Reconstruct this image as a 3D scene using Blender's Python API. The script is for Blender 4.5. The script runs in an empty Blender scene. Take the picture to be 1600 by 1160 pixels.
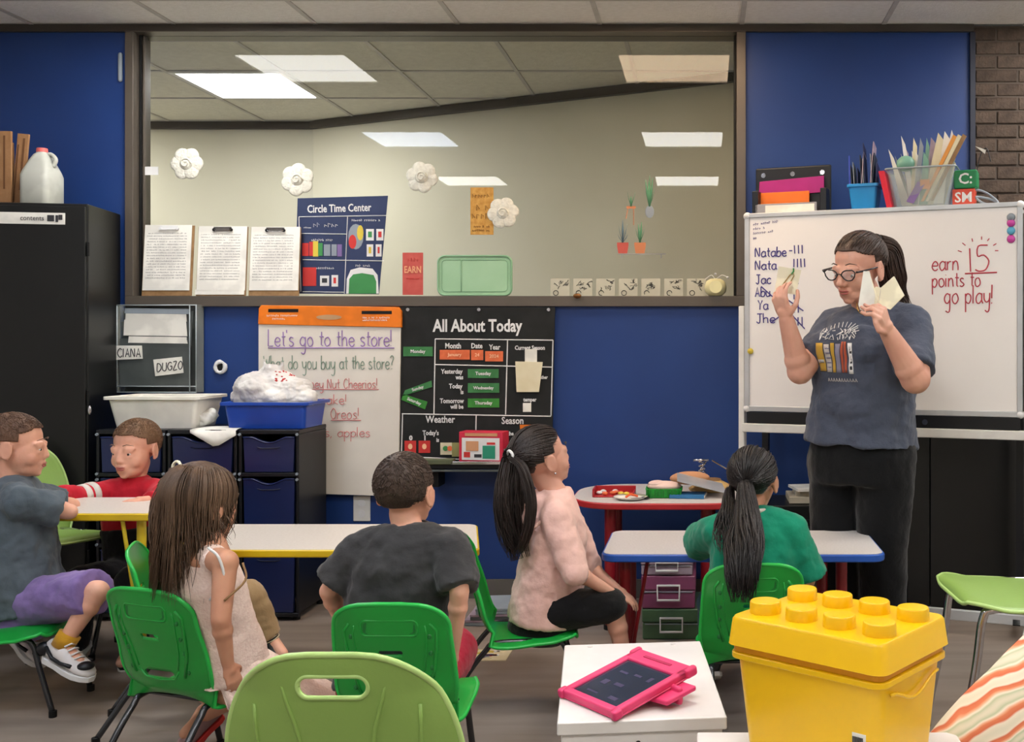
import bpy, bmesh, math, random
from mathutils import Vector, Matrix, Quaternion, noise
from mathutils.bvhtree import BVHTree
random.seed(7)
V = Vector
PI = math.pi
SC = bpy.context.scene
COL = SC.collection

# ------------------------------------------------------------------ camera
CAM_H, FOC = 1.225, 1635.0            # eye height in metres, focal length in px of a 1600 px wide frame
cam = bpy.data.cameras.new('camera'); cam.sensor_width = 36.0; cam.lens = FOC / 1600 * 36
cam.shift_x = -300 / 1600; cam.shift_y = -46 / 1600
cam.clip_start = 0.05
camo = bpy.data.objects.new('camera', cam); COL.objects.link(camo)
camo.location = (0, 0, CAM_H); camo.rotation_euler = (PI/2, 0, 0)
SC.camera = camo
# ------------------------------------------------------------------ light and exposure
w = bpy.data.worlds.new('world'); SC.world = w; w.use_nodes = True
w.node_tree.nodes['Background'].inputs[0].default_value = (0.9, 0.95, 1, 1)
w.node_tree.nodes['Background'].inputs[1].default_value = 0.3
SC.view_settings.view_transform = 'Standard'; SC.view_settings.look = 'None'
SC.view_settings.gamma = 1; SC.view_settings.use_curve_mapping = False
SC.view_settings.exposure = 0.0
PANEL = 25.0        # radiance of the ceiling light panels
try:
    SC.cycles.max_bounces = 8; SC.cycles.use_denoising = True
except Exception: pass

def W(px, py, z):
    """design aid: the point of the room seen at a photograph pixel, z metres into the room"""
    return V(((px - 1100) * z / FOC, z, CAM_H - (py - 534) * z / FOC))

# ------------------------------------------------------------------ materials
def lin(c):
    return tuple((x/255/12.92 if x/255 <= .04045 else ((x/255+.055)/1.055)**2.4) for x in c) + (1,)
MATS = {}
def mat(name, c, rough=.5, spec=.4, metal=0, c2=None, scale=8, amt=.5, bump=0, bscale=40, trans=0, alpha=1, emit=0, stretch=None, sheen=0, coat=0, detail=3):
    if name in MATS: return MATS[name]
    m = bpy.data.materials.new(name); m.use_nodes = True
    nt = m.node_tree; b = nt.nodes['Principled BSDF']
    b.inputs['Base Color'].default_value = lin(c)
    b.inputs['Roughness'].default_value = rough
    b.inputs['Specular IOR Level'].default_value = spec
    b.inputs['Metallic'].default_value = metal
    if sheen: b.inputs['Sheen Weight'].default_value = sheen
    if coat: b.inputs['Coat Weight'].default_value = coat
    if trans: b.inputs['Transmission Weight'].default_value = trans
    if alpha < 1: b.inputs['Alpha'].default_value = alpha
    if emit:
        b.inputs['Emission Color'].default_value = lin(c); b.inputs['Emission Strength'].default_value = emit
    tc = nt.nodes.new('ShaderNodeTexCoord'); mp = nt.nodes.new('ShaderNodeMapping')
    nt.links.new(tc.outputs['Object'], mp.inputs[0])
    if stretch: mp.inputs['Scale'].default_value = stretch
    if c2 is None: c2 = tuple(max(0, x*.93) for x in c)
    n = nt.nodes.new('ShaderNodeTexNoise'); n.inputs['Scale'].default_value = scale; n.inputs['Detail'].default_value = detail
    nt.links.new(mp.outputs[0], n.inputs['Vector'])
    r = nt.nodes.new('ShaderNodeValToRGB')
    r.color_ramp.elements[0].position = .5 - .3*amt if amt < 1 else .42
    r.color_ramp.elements[1].position = .5 + .3*amt if amt < 1 else .58
    r.color_ramp.elements[0].color = lin(c2); r.color_ramp.elements[1].color = lin(c)
    nt.links.new(n.outputs[0], r.inputs[0]); nt.links.new(r.outputs[0], b.inputs['Base Color'])
    if bump:
        n2 = nt.nodes.new('ShaderNodeTexNoise'); n2.inputs['Scale'].default_value = bscale; n2.inputs['Detail'].default_value = 4
        nt.links.new(mp.outputs[0], n2.inputs['Vector'])
        bm = nt.nodes.new('ShaderNodeBump'); bm.inputs['Strength'].default_value = bump; bm.inputs['Distance'].default_value = .01
        nt.links.new(n2.outputs[0], bm.inputs['Height']); nt.links.new(bm.outputs[0], b.inputs['Normal'])
    MATS[name] = m
    return m

# ------------------------------------------------------------------ objects
def meshobj(name, verts, faces, m, parent=None, smooth=False, loc=(0,0,0), rot=0, autos=None):
    me = bpy.data.meshes.new(name); me.from_pydata([tuple(v) for v in verts], [], faces); me.update()
    if len(faces) < 9000:
        bm = bmesh.new(); bm.from_mesh(me); bmesh.ops.recalc_face_normals(bm, faces=bm.faces); bm.to_mesh(me); bm.free()
    o = bpy.data.objects.new(name, me); COL.objects.link(o)
    if m: me.materials.append(m)
    if smooth: me.polygons.foreach_set('use_smooth', [True]*len(me.polygons))
    if parent: o.parent = parent
    o.location = loc; o.rotation_euler = (0, 0, rot)
    return o
def empty(name, loc=(0,0,0), rot=0):
    o = bpy.data.objects.new(name, None); COL.objects.link(o); o.location = loc; o.rotation_euler = (0,0,rot)
    o.empty_display_size = .1
    return o
def tag(o, label, cat, group=None):
    o['label'] = label; o['category'] = cat
    if group: o['group'] = group
    return o
def thing(name, label, cat, loc=(0,0,0), rot=0, group=None):
    return tag(empty(name, loc, rot), label, cat, group)
def struct(o): o['kind'] = 'structure'; return o
def copy_tree(o, parent=None):
    c = o.copy(); COL.objects.link(c)
    if parent: c.parent = parent
    for ch in list(o.children): copy_tree(ch, c)
    return c
def bake(o, keep_mods=False):
    """evaluate the modifiers into the mesh"""
    dg = bpy.context.evaluated_depsgraph_get(); dg.update()
    me = bpy.data.meshes.new_from_object(o.evaluated_get(dg))
    old = o.data; o.modifiers.clear(); o.data = me; bpy.data.meshes.remove(old)
    return o

def frame_of(t, up=V((0,0,1))):
    t = t.normalized()
    if abs(t.dot(up)) > .97: up = V((0,1,0)) if abs(t.y) < .9 else V((1,0,0))
    a = t.cross(up).normalized(); return a, a.cross(t).normalized()

class M:
    """collects shapes, then links them as ONE mesh object"""
    def __init__(s): s.v = []; s.f = []
    def add(s, vs, fs):
        n = len(s.v); s.v += [V(v) for v in vs]; s.f += [tuple(i+n for i in f) for f in fs]; return s
    def box(s, x0, x1, y0, y1, z0, z1, T=None):
        vs = [V((x,y,z)) for z in (z0,z1) for y in (y0,y1) for x in (x0,x1)]
        if T: vs = [T @ v for v in vs]
        return s.add(vs, [(0,2,3,1),(4,5,7,6),(0,1,5,4),(2,6,7,3),(0,4,6,2),(1,3,7,5)])
    def quadbox(s, pts, d):
        """a slab: 4 corner points extruded by vector d"""
        vs = [V(p) for p in pts] + [V(p)+V(d) for p in pts]
        return s.add(vs, [(3,2,1,0),(4,5,6,7),(0,1,5,4),(1,2,6,5),(2,3,7,6),(3,0,4,7)])
    def prism(s, pts, d):
        n = len(pts); vs = [V(p) for p in pts] + [V(p)+V(d) for p in pts]
        return s.add(vs, [tuple(range(n-1,-1,-1)), tuple(range(n,2*n))] + [(i,(i+1)%n,(i+1)%n+n,i+n) for i in range(n)])
    def rings(s, rings, cap=True, closed=False):
        n = len(rings[0]); vs = [p for r in rings for p in r]; fs = []
        k = len(rings)
        for i in range(k if closed else k-1):
            j = (i+1) % k
            for a in range(n):
                b = (a+1) % n; fs.append((i*n+a, i*n+b, j*n+b, j*n+a))
        if cap and not closed: fs += [tuple(range(n-1,-1,-1)), tuple(range((k-1)*n, k*n))]
        return s.add(vs, fs)
    def tube(s, pts, r, n=8, cap=True, closed=False, flat=1, up=V((0,0,1))):
        pts = [V(p) for p in pts]; k = len(pts); R = []
        rr = r if isinstance(r, (list, tuple)) else [r]*k
        a = None
        for i in range(k):
            if closed: t = pts[(i+1)%k] - pts[i-1]
            else: t = pts[min(i+1,k-1)] - pts[max(i-1,0)]
            if t.length < 1e-9: t = V((0,0,1))
            t.normalize()
            if a is None: a, b = frame_of(t, up)
            else:
                a = (a - t*a.dot(t))
                if a.length < 1e-6: a, b = frame_of(t, up)
                a.normalize(); b = a.cross(t)
            R.append([pts[i] + (a*math.cos(2*PI*j/n) + b*math.sin(2*PI*j/n)*flat)*rr[i] for j in range(n)])
        return s.rings(R, cap, closed)
    def capsule(s, p0, p1, r0, r1=None, n=16, m=4):
        p0, p1 = V(p0), V(p1); r1 = r0 if r1 is None else r1
        t = p1-p0; 
        if t.length < 1e-6: t = V((0,0,1e-4)); p1 = p0+t
        t.normalize(); a, b = frame_of(t); R = []
        for i in range(m+1):
            an = -PI/2 + (PI/2)*i/m + (.08 if i == 0 else 0)
            R.append([p0 + t*math.sin(an)*r0 + (a*math.cos(2*PI*j/n)+b*math.sin(2*PI*j/n))*math.cos(an)*r0 for j in range(n)])
        for i in range(m+1):
            an = (PI/2)*i/m - (.08 if i == m else 0)
            R.append([p1 + t*math.sin(an)*r1 + (a*math.cos(2*PI*j/n)+b*math.sin(2*PI*j/n))*math.cos(an)*r1 for j in range(n)])
        return s.rings(R)
    def cyl(s, p0, p1, r0, r1=None, n=20):
        p0, p1 = V(p0), V(p1); r1 = r0 if r1 is None else r1; a, b = frame_of(p1-p0)
        return s.rings([[p + (a*math.cos(2*PI*j/n)+b*math.sin(2*PI*j/n))*r for j in range(n)] for p, r in ((p0,r0),(p1,r1))])
    def ell(s, c, r, R=None, n=20, m=12):
        c = V(c); vs = []
        for i in range(1, m):
            th = PI*i/m
            for j in range(n):
                d = V((math.sin(th)*math.cos(2*PI*j/n)*r[0], math.sin(th)*math.sin(2*PI*j/n)*r[1], math.cos(th)*r[2]))
                vs.append(c + (R @ d if R else d))
        top = V((0,0,r[2])); top = R @ top if R else top
        vs += [c+top, c-top]; fs = []
        for i in range(m-2):
            for j in range(n):
                k = (j+1) % n; fs.append((i*n+j, (i+1)*n+j, (i+1)*n+k, i*n+k))
        T = (m-1)*n
        for j in range(n):
            k = (j+1) % n; fs.append((T, j, k)); fs.append((T+1, (m-2)*n+k, (m-2)*n+j))
        return s.add(vs, fs)
    def lathe(s, prof, c=(0,0,0), n=32):
        c = V(c)
        return s.rings([[c + V((r*math.cos(2*PI*j/n), r*math.sin(2*PI*j/n), z)) for j in range(n)] for r, z in prof])
    def off(s, d): s.v = [v+V(d) for v in s.v]; return s
    def build(s, name, m, parent=None, smooth=False, bevel=0, org=None, loc=(0,0,0), rot=0, seg=2):
        vs = s.v if org is None else [v - V(org) for v in s.v]
        o = meshobj(name, vs, s.f, m, parent, smooth, loc, rot)
        if name in ('print', 'barcode', 'small_writing'): o['kind'] = 'stuff'
        if bevel:
            b = o.modifiers.new('bevel', 'BEVEL'); b.width = bevel; b.segments = seg; b.limit_method = 'ANGLE'; b.angle_limit = .6
            o.data.polygons.foreach_set('use_smooth', [True]*len(o.data.polygons))
            try: b.harden_normals = True
            except Exception: pass
        return o

def blob(name, mb, m, parent=None, vox=.0045, smooth=5, disp=0, dscale=.08, org=None, factor=.5, hard=False):
    """voxel union of all collected shapes, smoothed: one continuous organic surface"""
    o = mb.build(name, m, None, org=org)
    r = o.modifiers.new('r', 'REMESH'); r.mode = 'VOXEL'; r.voxel_size = vox; r.use_smooth_shade = True
    sm = o.modifiers.new('s', 'SMOOTH'); sm.factor = factor; sm.iterations = smooth
    if disp:
        t = bpy.data.textures.new(name, 'CLOUDS'); t.noise_scale = dscale; t.noise_depth = 4 if hard else 2
        if hard: t.noise_type = 'HARD_NOISE'
        d = o.modifiers.new('d', 'DISPLACE'); d.texture = t; d.strength = disp; d.mid_level = .5; d.texture_coords = 'LOCAL'
    bake(o)
    o.data.polygons.foreach_set('use_smooth', [True]*len(o.data.polygons))
    if parent: o.parent = parent
    return o

def catmull(pts, k=8, closed=False):
    pts = [V(p) for p in pts]; n = len(pts); out = []
    rng = range(n if closed else n-1)
    for i in rng:
        p0 = pts[(i-1) % n] if (closed or i > 0) else pts[0]*2-pts[1]
        p1 = pts[i]; p2 = pts[(i+1) % n]
        p3 = pts[(i+2) % n] if (closed or i+2 < n) else pts[-1]*2-pts[-2]
        for j in range(k):
            t = j/k
            out.append(.5*((2*p1)+(p2-p0)*t+(2*p0-5*p1+4*p2-p3)*t*t+(3*p1-p0-3*p2+p3)*t**3))
    if not closed: out.append(pts[-1])
    return out

# ------------------------------------------------------------------ lettering
def lettering(body, at, size, m, parent=None, xdir=V((1,0,0)), ndir=V((0,-1,0)), bold=0, align='CENTER', name='lettering', sx=1, org=V((0,0,0)), ext=.0004):
    cu = bpy.data.curves.new(name, 'FONT'); cu.body = body; cu.size = size; cu.align_x = align; cu.align_y = 'CENTER'
    cu.extrude = ext; cu.offset = bold; cu.resolution_u = 2
    o = bpy.data.objects.new(name, cu); COL.objects.link(o)
    dg = bpy.context.evaluated_depsgraph_get(); dg.update()
    me = bpy.data.meshes.new_from_object(o.evaluated_get(dg)); bpy.data.objects.remove(o)
    me.materials.clear(); me.materials.append(m)
    X = xdir.normalized(); N = ndir.normalized(); Z = N.cross(X)
    for v in me.vertices:
        c = v.co.copy(); v.co = V(at) - V(org) + X*c.x*sx + Z*c.y + N*(c.z+.0008)
    o = bpy.data.objects.new(name, me); COL.objects.link(o)
    if parent: o.parent = parent
    return o
GL = {
'a':([[(.75,.85),(.45,1),(.12,.8),(0,.42),(.15,.08),(.42,0),(.75,.3)],[(.78,1),(.75,.3),(.9,0)]],.95),
'b':([[(0,1.8),(0,0)],[(0,.6),(.3,.98),(.65,.85),(.75,.45),(.55,.05),(.2,0),(0,.2)]],.85),
'c':([[(.7,.85),(.4,1),(.1,.8),(0,.45),(.15,.08),(.45,0),(.72,.15)]],.8),
'd':([[(.75,.8),(.4,1),(.1,.8),(0,.4),(.2,.05),(.5,.02),(.75,.3)],[(.77,1.8),(.77,0)]],.95),
'e':([[(.02,.5),(.7,.55),(.65,.85),(.38,1),(.1,.8),(0,.4),(.2,.05),(.5,0),(.75,.2)]],.85),
'f':([[(.6,1.7),(.4,1.8),(.25,1.5),(.22,0)],[(0,1),(.5,1)]],.6),
'g':([[(.72,.85),(.4,1),(.1,.8),(0,.45),(.2,.1),(.5,.08),(.74,.35)],[(.75,1),(.75,-.5),(.5,-.85),(.15,-.7)]],.95),
'h':([[(0,1.8),(0,0)],[(0,.6),(.3,.98),(.6,.9),(.7,.5),(.7,0)]],.9),
'i':([[(0,1),(0,0)],[(0,1.35),(.02,1.42)]],.3),
'j':([[(.3,1),(.3,-.6),(.1,-.8)],[(.3,1.35),(.32,1.42)]],.5),
'k':([[(0,1.8),(0,0)],[(.6,1),(0,.4),(.65,0)]],.75),
'l':([[(0,1.8),(0,0)]],.3),
'm':([[(0,1),(0,0)],[(0,.6),(.2,.98),(.42,.9),(.45,0)],[(.45,.6),(.65,.98),(.88,.9),(.9,0)]],1.1),
'n':([[(0,1),(0,0)],[(0,.6),(.3,.98),(.6,.9),(.68,.4),(.7,0)]],.9),
'o':([[(.4,1),(.1,.82),(0,.45),(.15,.08),(.42,0),(.7,.2),(.78,.55),(.62,.9),(.4,1)]],.95),
'p':([[(0,1),(0,-.85)],[(0,.6),(.3,.98),(.65,.85),(.75,.45),(.5,.02),(.2,.05),(0,.25)]],.9),
'r':([[(0,1),(0,0)],[(0,.6),(.25,.95),(.5,.95)]],.6),
's':([[(.58,.88),(.3,1),(.05,.8),(.15,.58),(.5,.42),(.6,.18),(.3,0),(0,.12)]],.75),
't':([[(.25,1.6),(.25,.15),(.45,0)],[(0,1.05),(.55,1.05)]],.6),
'u':([[(0,1),(.02,.3),(.25,0),(.6,.15),(.7,.4)],[(.72,1),(.72,0)]],.9),
'v':([[(0,1),(.32,0),(.65,1)]],.8),
'w':([[(0,1),(.25,0),(.5,.8),(.75,0),(1,1)]],1.15),
'y':([[(0,1),(.05,.4),(.3,.1),(.6,.3),(.72,.6)],[(.74,1),(.7,-.5),(.4,-.85),(.1,-.7)]],.9),
'x':([[(0,1),(.6,0)],[(.6,1),(0,0)]],.75),
'A':([[(0,0),(.4,1.7),(.8,0)],[(.12,.6),(.68,.6)]],.95),
'C':([[(.8,1.45),(.5,1.7),(.15,1.4),(0,.8),(.2,.15),(.55,0),(.85,.3)]],1),
'D':([[(0,1.7),(0,0),(.5,.1),(.8,.6),(.75,1.2),(.4,1.6),(0,1.7)]],1),
'E':([[(.65,1.7),(0,1.7),(0,0),(.7,0)],[(0,.9),(.5,.9)]],.85),
'G':([[(.8,1.45),(.5,1.7),(.15,1.4),(0,.8),(.2,.15),(.55,0),(.85,.3),(.85,.8),(.5,.8)]],1.05),
'H':([[(0,1.7),(0,0)],[(.75,1.7),(.75,0)],[(0,.85),(.75,.85)]],.95),
'I':([[(0,1.7),(0,0)]],.3),
'J':([[(.1,1.7),(.8,1.7)],[(.5,1.7),(.5,.3),(.3,0),(0,.2)]],.9),
'L':([[(0,1.9),(0,0),(.7,0)]],.85),
'N':([[(0,0),(0,1.7),(.75,0),(.75,1.7)]],1),
'O':([[(.45,1.7),(.1,1.3),(0,.8),(.15,.2),(.45,0),(.8,.3),(.9,.9),(.75,1.45),(.45,1.7)]],1.05),
'S':([[(.75,1.5),(.4,1.7),(.05,1.4),(.2,1),(.65,.7),(.75,.3),(.4,0),(0,.2)]],.9),
'T':([[(0,1.7),(.9,1.7)],[(.45,1.7),(.45,0)]],1),
'U':([[(0,1.7),(0,.4),(.3,0),(.65,.1),(.8,.5),(.8,1.7)]],.95),
'W':([[(0,1.7),(.3,0),(.6,1.3),(.9,0),(1.2,1.7)]],1.35),
'Y':([[(0,1.7),(.4,.9),(.8,1.7)],[(.4,.9),(.35,0)]],.9),
'Z':([[(0,1.7),(.7,1.7),(0,0),(.75,0)]],.9),
'1':([[(.1,1.6),(.15,0)]],.35), '|':([[(0,1.7),(.03,0)]],.42),
'5':([[(.75,1.8),(.15,1.75),(.1,1.05),(.5,1.15),(.8,.7),(.6,.15),(.2,0),(0,.15)]],1),
'2':([[(0,1.4),(.3,1.7),(.65,1.5),(.6,1),(0,0),(.75,0)]],.9),
'3':([[(0,1.6),(.4,1.7),(.65,1.35),(.3,.95),(.7,.6),(.5,.1),(0,.05)]],.85),
'!':([[(.05,1.8),(.02,.5)],[(0,.08),(.02,0)]],.4),
'?':([[(0,1.5),(.3,1.8),(.65,1.5),(.5,1.05),(.3,.8),(.3,.5)],[(.3,.08),(.32,0)]],.8),
"'":([[(0,1.8),(0,1.5)]],.25), ',':([[(.1,.1),(0,-.25)]],.35), '.':([[(0,.06),(.04,0)]],.3), '-':([[(0,.6),(.4,.6)]],.6),
}
def strokes(mb, text, org, X, Z, size, r, wob=.03, under=False, N=None):
    """handwriting: org = baseline start, size = x-height"""
    x = 0
    N = N or X.cross(Z).normalized()
    for ch in text:
        if ch == ' ': x += .7; continue
        g, adv = GL.get(ch, GL['o'])
        for ln in g:
            pts = [V(org) + X*(x+px+random.uniform(-wob,wob))*size + Z*(py+random.uniform(-wob,wob))*size for px, py in ln]
            if len(pts) > 3: pts = catmull(pts, 3)
            mb.tube(pts, r, 4, flat=1)
        x += adv + .12
    if under:
        mb.tube([V(org)+Z*size*-.2, V(org)+X*x*size+Z*size*-.22], r, 4)
    return x*size
def scribble(mb, org, X, Z, length, h, r, n=None):
    """an unreadably small line of print"""
    n = n or max(3, int(length/(h*.7))); p = 0
    for i in range(n):
        if random.random() < .15: continue
        a = V(org) + X*length*i/n
        mb.tube([a, a+Z*h*random.uniform(.5,1), a+X*length/n*.6+Z*h*random.uniform(0,.6)], r, 3)
# ================================================================== SETTING
CEIL = 2.74
WY = 5.0
m_blue = mat('blue_wall_paint', (33,62,122), .38, .35, c2=(31,58,116), scale=2.5, bump=.04, bscale=120)
m_trim = mat('dark_bronze_metal', (74,68,62), .4, .4, metal=.3, scale=5)
m_trim2 = mat('bronze_metal', (98,90,82), .4, .4, metal=.3, scale=5)
m_blk = mat('black_gap', (10,10,11), .6, .3)
m_white = mat('white_enamel', (225,224,220), .35, .5)
m_floor = mat('grey_brown_floor', (142,130,120), .45, .35, c2=(128,116,107), scale=3, stretch=(.6,5,1), bump=.03, bscale=60, detail=8)
m_tile = mat('ceiling_tile', (238,235,230), .9, .1, c2=(230,227,221), scale=30, bump=.35, bscale=90)
m_rib = mat('ribbed_ceiling_tile', (222,219,206), .9, .1, c2=(214,211,198), scale=20, bump=.3, bscale=60)
m_grid = mat('ceiling_grid_metal', (196,192,186), .5)
m_cream = mat('cream_wall', (208,202,182), .8, .2, c2=(203,197,176), scale=2)
m_off = mat('classroom_cream_wall', (228,226,222), .8, .2)
m_mortar = mat('mortar', (88,78,70), .9)

def sbox(name, x0,x1,y0,y1,z0,z1,m, parent=None, bevel=0):
    o = M().box(x0,x1,y0,y1,z0,z1).build(name, m, parent, bevel=bevel)
    if not parent: struct(o)
    return o
sbox('floor', -4.2, 2.9, -1.7, 5.14, -.1, 0, m_floor)
WX0, WX1, WZ0, WZ1 = -2.752, .199, 1.392, 2.70      # window opening
wb = M().box(-4.2, WX0, WY, WY+.14, 0, CEIL).box(WX1, 1.27, WY, WY+.14, 0, CEIL).box(WX0, WX1, WY, WY+.14, 0, WZ0).box(WX0, WX1, WY, WY+.14, WZ1, CEIL)
struct(wb.build('wall_back', m_blue))
sbox('wall_left', -4.3, -4.2, -1.7, 5.14, 0, CEIL, m_off)
sbox('wall_right', 2.9, 3.0, -1.7, 5.2, 0, CEIL, m_off)
sbox('wall_front', -4.3, 3.0, -1.8, -1.7, 0, CEIL, m_off)
sbox('trim_1', -4.2, 1.285, WY-.022, WY-.001, 2.702, CEIL-.004, m_trim)
sbox('trim_2', 1.268, 1.292, WY-.02, WY+.1, 0, 2.70, mat('dark_navy_edge',(24,30,50),.5))
sbox('baseboard_back', -4.2, 1.26, WY-.012, WY, 0, .09, mat('grey_rubber_baseboard', (95,92,88), .6))
# brick wall to the right of the painted wall
wbk = struct(M().box(1.27, 2.9, WY+.024, WY+.14, 0, CEIL).build('wall_brick', m_mortar))
m_bricks = [mat('brown_brick_%d' % i, c, .85, .2, c2=tuple(x*.8 for x in c), scale=25, bump=.6, bscale=70) for i, c in enumerate([(92,78,68),(86,73,64),(98,84,74)])]
bmes = []
for i in range(3):
    b = M().box(-.098, .098, -.02, .02, -.029, .029).build('brick', m_bricks[i], wbk, bevel=.004)
    bake(b); bmes.append(b.data); bpy.data.objects.remove(b)
row = 0; z = 0.04
while z < CEIL - .02:
    x = 1.30 + (.103 if row % 2 else 0)
    while x < 2.8:
        if not (z < .95 and x > 1.95):
            b = bpy.data.objects.new('brick', random.choice(bmes)); COL.objects.link(b); b.parent = wbk
            b.location = (x, WY+.036+random.uniform(-.003,.003), z)
        x += .206
    z += .0665; row += 1
# ceilings
def tiled_ceiling(name, x0, x1, y0, y1, gx, gy, step, mt, skip):
    root = struct(sbox(name, x0, x1, y0, y1, CEIL+.05, CEIL+.1, m_off))
    tm = M().box(-step/2+.004, step/2-.004, -step/2+.004, step/2-.004, 0, .012).build('ceiling_tile', mt, None, bevel=.004)
    bake(tm); tme = tm.data; bpy.data.objects.remove(tm)
    kx = range(int(math.floor((x0-gx)/step)), int(math.ceil((x1-gx)/step))); ky = range(int(math.floor((y0-gy)/step)), int(math.ceil((y1-gy)/step)))
    for i in kx:
        for j in ky:
            cx, cy = gx+(i+.5)*step, gy+(j+.5)*step
            if (i, j) in skip: continue
            if cx+step/2 < x0+.02 or cx-step/2 > x1-.02 or cy+step/2 < y0+.02 or cy-step/2 > y1-.02: continue
            a0, a1 = max(cx-step/2, x0), min(cx+step/2, x1); b0, b1 = max(cy-step/2, y0), min(cy+step/2, y1)
            t = bpy.data.objects.new('ceiling_tile', tme); COL.objects.link(t); t.parent = root
            t.location = ((a0+a1)/2, (b0+b1)/2, CEIL); t.scale = ((a1-a0)/step, (b1-b0)/step, 1)
    g = M()
    for i in kx:
        X = gx+i*step
        if x0 < X < x1: g.box(X-.011, X+.011, y0, y1, CEIL-.006, CEIL+.001)
    for j in ky:
        Y = gy+j*step
        if y0 < Y < y1: g.box(x0, x1, Y-.011, Y+.011, CEIL-.0055, CEIL+.0015)
    g.build('ceiling_grid', m_grid, root)
    return root
ST = .676; GX, GY = .18, 3.95
lights = [(-4,0,'white'),(-1,0,'warm'),(-4,-3,'cool'),(-1,-3,'white'),(-4,-6,'white'),(-1,-6,'white'),(2,0,'white'),(2,-3,'white'),(2,-6,'white')]
tiled_ceiling('ceiling', -4.2, 2.9, -1.7, 4.995, GX, GY, ST, m_tile, {(i,j) for i,j,_ in lights})
ECOL = {'warm':(255,222,186),'cool':(226,236,255),'white':(255,252,248),'bright':(255,255,255)}
def ceiling_light(cx, cy, w_, kind, label, power=None, group=None):
    t = thing('ceiling_light', label, 'ceiling light', (cx, cy, CEIL), 0, group)
    f = M(); a = w_/2; b = a-.03
    f.box(-a,a,-a,-b,-.008,.03).box(-a,a,b,a,-.008,.03).box(-a,-b,-b,b,-.008,.03).box(b,a,-b,b,-.008,.03)
    f.build('frame', m_white, t)
    me = mat('light_panel_'+kind+str(power), ECOL[kind], .5, emit=power or (PANEL*.75 if kind == 'warm' else PANEL), amt=0)
    for l in list(me.node_tree.links):
        if l.to_socket.name == 'Base Color': me.node_tree.links.remove(l)
    M().box(-b,b,-b,b,0,.02).build('diffuser', me, t)
    return t
for i, j, k in lights:
    side = {-4:'left', -1:'right', 2:'far right'}[i]; rw = {0:'nearest the window wall', -3:'in the middle of the room', -6:'behind the camera'}[j]
    ceiling_light(GX+(i+.5)*ST, GY+(j+.5)*ST, ST-.03, k, 'square %s lit ceiling panel in the %s row, %s' % (k if k != 'white' else 'neutral', side, rw), group='classroom ceiling light panels')
# the office beyond the window
sbox('floor_office', -5.3, 1.9, 5.14, 7.4, -.1, 0, m_floor)
sbox('wall_office_far', -5.3, -2.69, 7.2, 7.3, 0, CEIL, m_cream)
sbox('wall_office_left', -5.3, -5.2, 5.14, 7.3, 0, CEIL, m_cream)
struct(M().quadbox([(-2.69,7.2,0),(1.62,5.24,0),(1.62,5.24,CEIL),(-2.69,7.2,CEIL)], (.04,.09,0)).build('wall_office_slanted', m_cream))
struct(M().box(1.6,1.66,5.14,5.3,0,CEIL).build('wall_office_right', m_cream))
struct(M().box(-5.2,-2.6,7.165,7.2,CEIL-.055,CEIL-.002).quadbox([(-2.70,7.165,CEIL-.055),(1.60,5.205,CEIL-.055),(1.60,5.205,CEIL-.002),(-2.70,7.165,CEIL-.002)], (.02,.04,0)).build('trim_3', m_trim))
tiled_ceiling('ceiling_office', -5.3, 1.9, 5.14, 7.4, -2.99-.022, 5.85, .655, m_rib, {(0,0),(-3,0),(-3,1)})
for (i,j) in ((0,0),(-3,0),(-3,1)):  # left pair is out of view, added to light the office walls
    ceiling_light(-3.012+(i+.5)*.655, 5.85+(j+.5)*.655, .64, 'bright', 'bright white square panel lit in the office ceiling seen through the window' if i == 0 else 'unseen office ceiling panel added beyond the left end of the window to light the walls, %s' % ('nearer' if j == 0 else 'farther'), power=25.0, group='office ceiling lights')
# window
win = struct(empty('window_1', (0, WY, 0)))
def wpart(name, x0,x1,y0,y1,z0,z1,m,bv=.003): return M().box(x0,x1,y0,y1,z0,z1).build(name, m, win, bevel=bv)
wpart('frame_rail', WX0, WX1, -.03, .13, WZ0, 1.442, m_trim2)
wpart('frame_rail', WX0, WX1, -.03, .13, 2.698, 2.702, m_trim2, 0)
wpart('frame_rail', WX0, WX1, -.012, .03, 2.703, 2.712, m_blk, 0)
wpart('frame_stile', WX0, -2.712, -.03, .13, 1.442, 2.698, m_trim2)
wpart('frame_stile', .155, WX1, -.03, .13, 1.442, 2.698, m_trim2)
wpart('glazing_bead', -2.71, -2.70, .02, .06, 1.442, 2.698, m_blk)
wpart('glazing_bead', -2.70, -2.688, .03, .06, 1.442, 2.698, m_trim2)
wpart('glazing_bead', .143, .155, .03, .06, 1.442, 2.698, m_blk)
gm = bpy.data.materials.new('window_glass'); gm.use_nodes = True; nt = gm.node_tree; nt.nodes.clear()
out = nt.nodes.new('ShaderNodeOutputMaterial'); mx = nt.nodes.new('ShaderNodeMixShader'); tr = nt.nodes.new('ShaderNodeBsdfTransparent'); gl = nt.nodes.new('ShaderNodeBsdfGlossy'); fr = nt.nodes.new('ShaderNodeFresnel')
fr.inputs[0].default_value = 1.28; gl.inputs['Roughness'].default_value = .0; tr.inputs[0].default_value = (.97,.98,.965,1)
nt.links.new(fr.outputs[0], mx.inputs[0]); nt.links.new(tr.outputs[0], mx.inputs[1]); nt.links.new(gl.outputs[0], mx.inputs[2]); nt.links.new(mx.outputs[0], out.inputs[0])
M().box(-2.70, .15, .040, .046, 1.442, 2.698).build('pane', gm, win)
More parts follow.
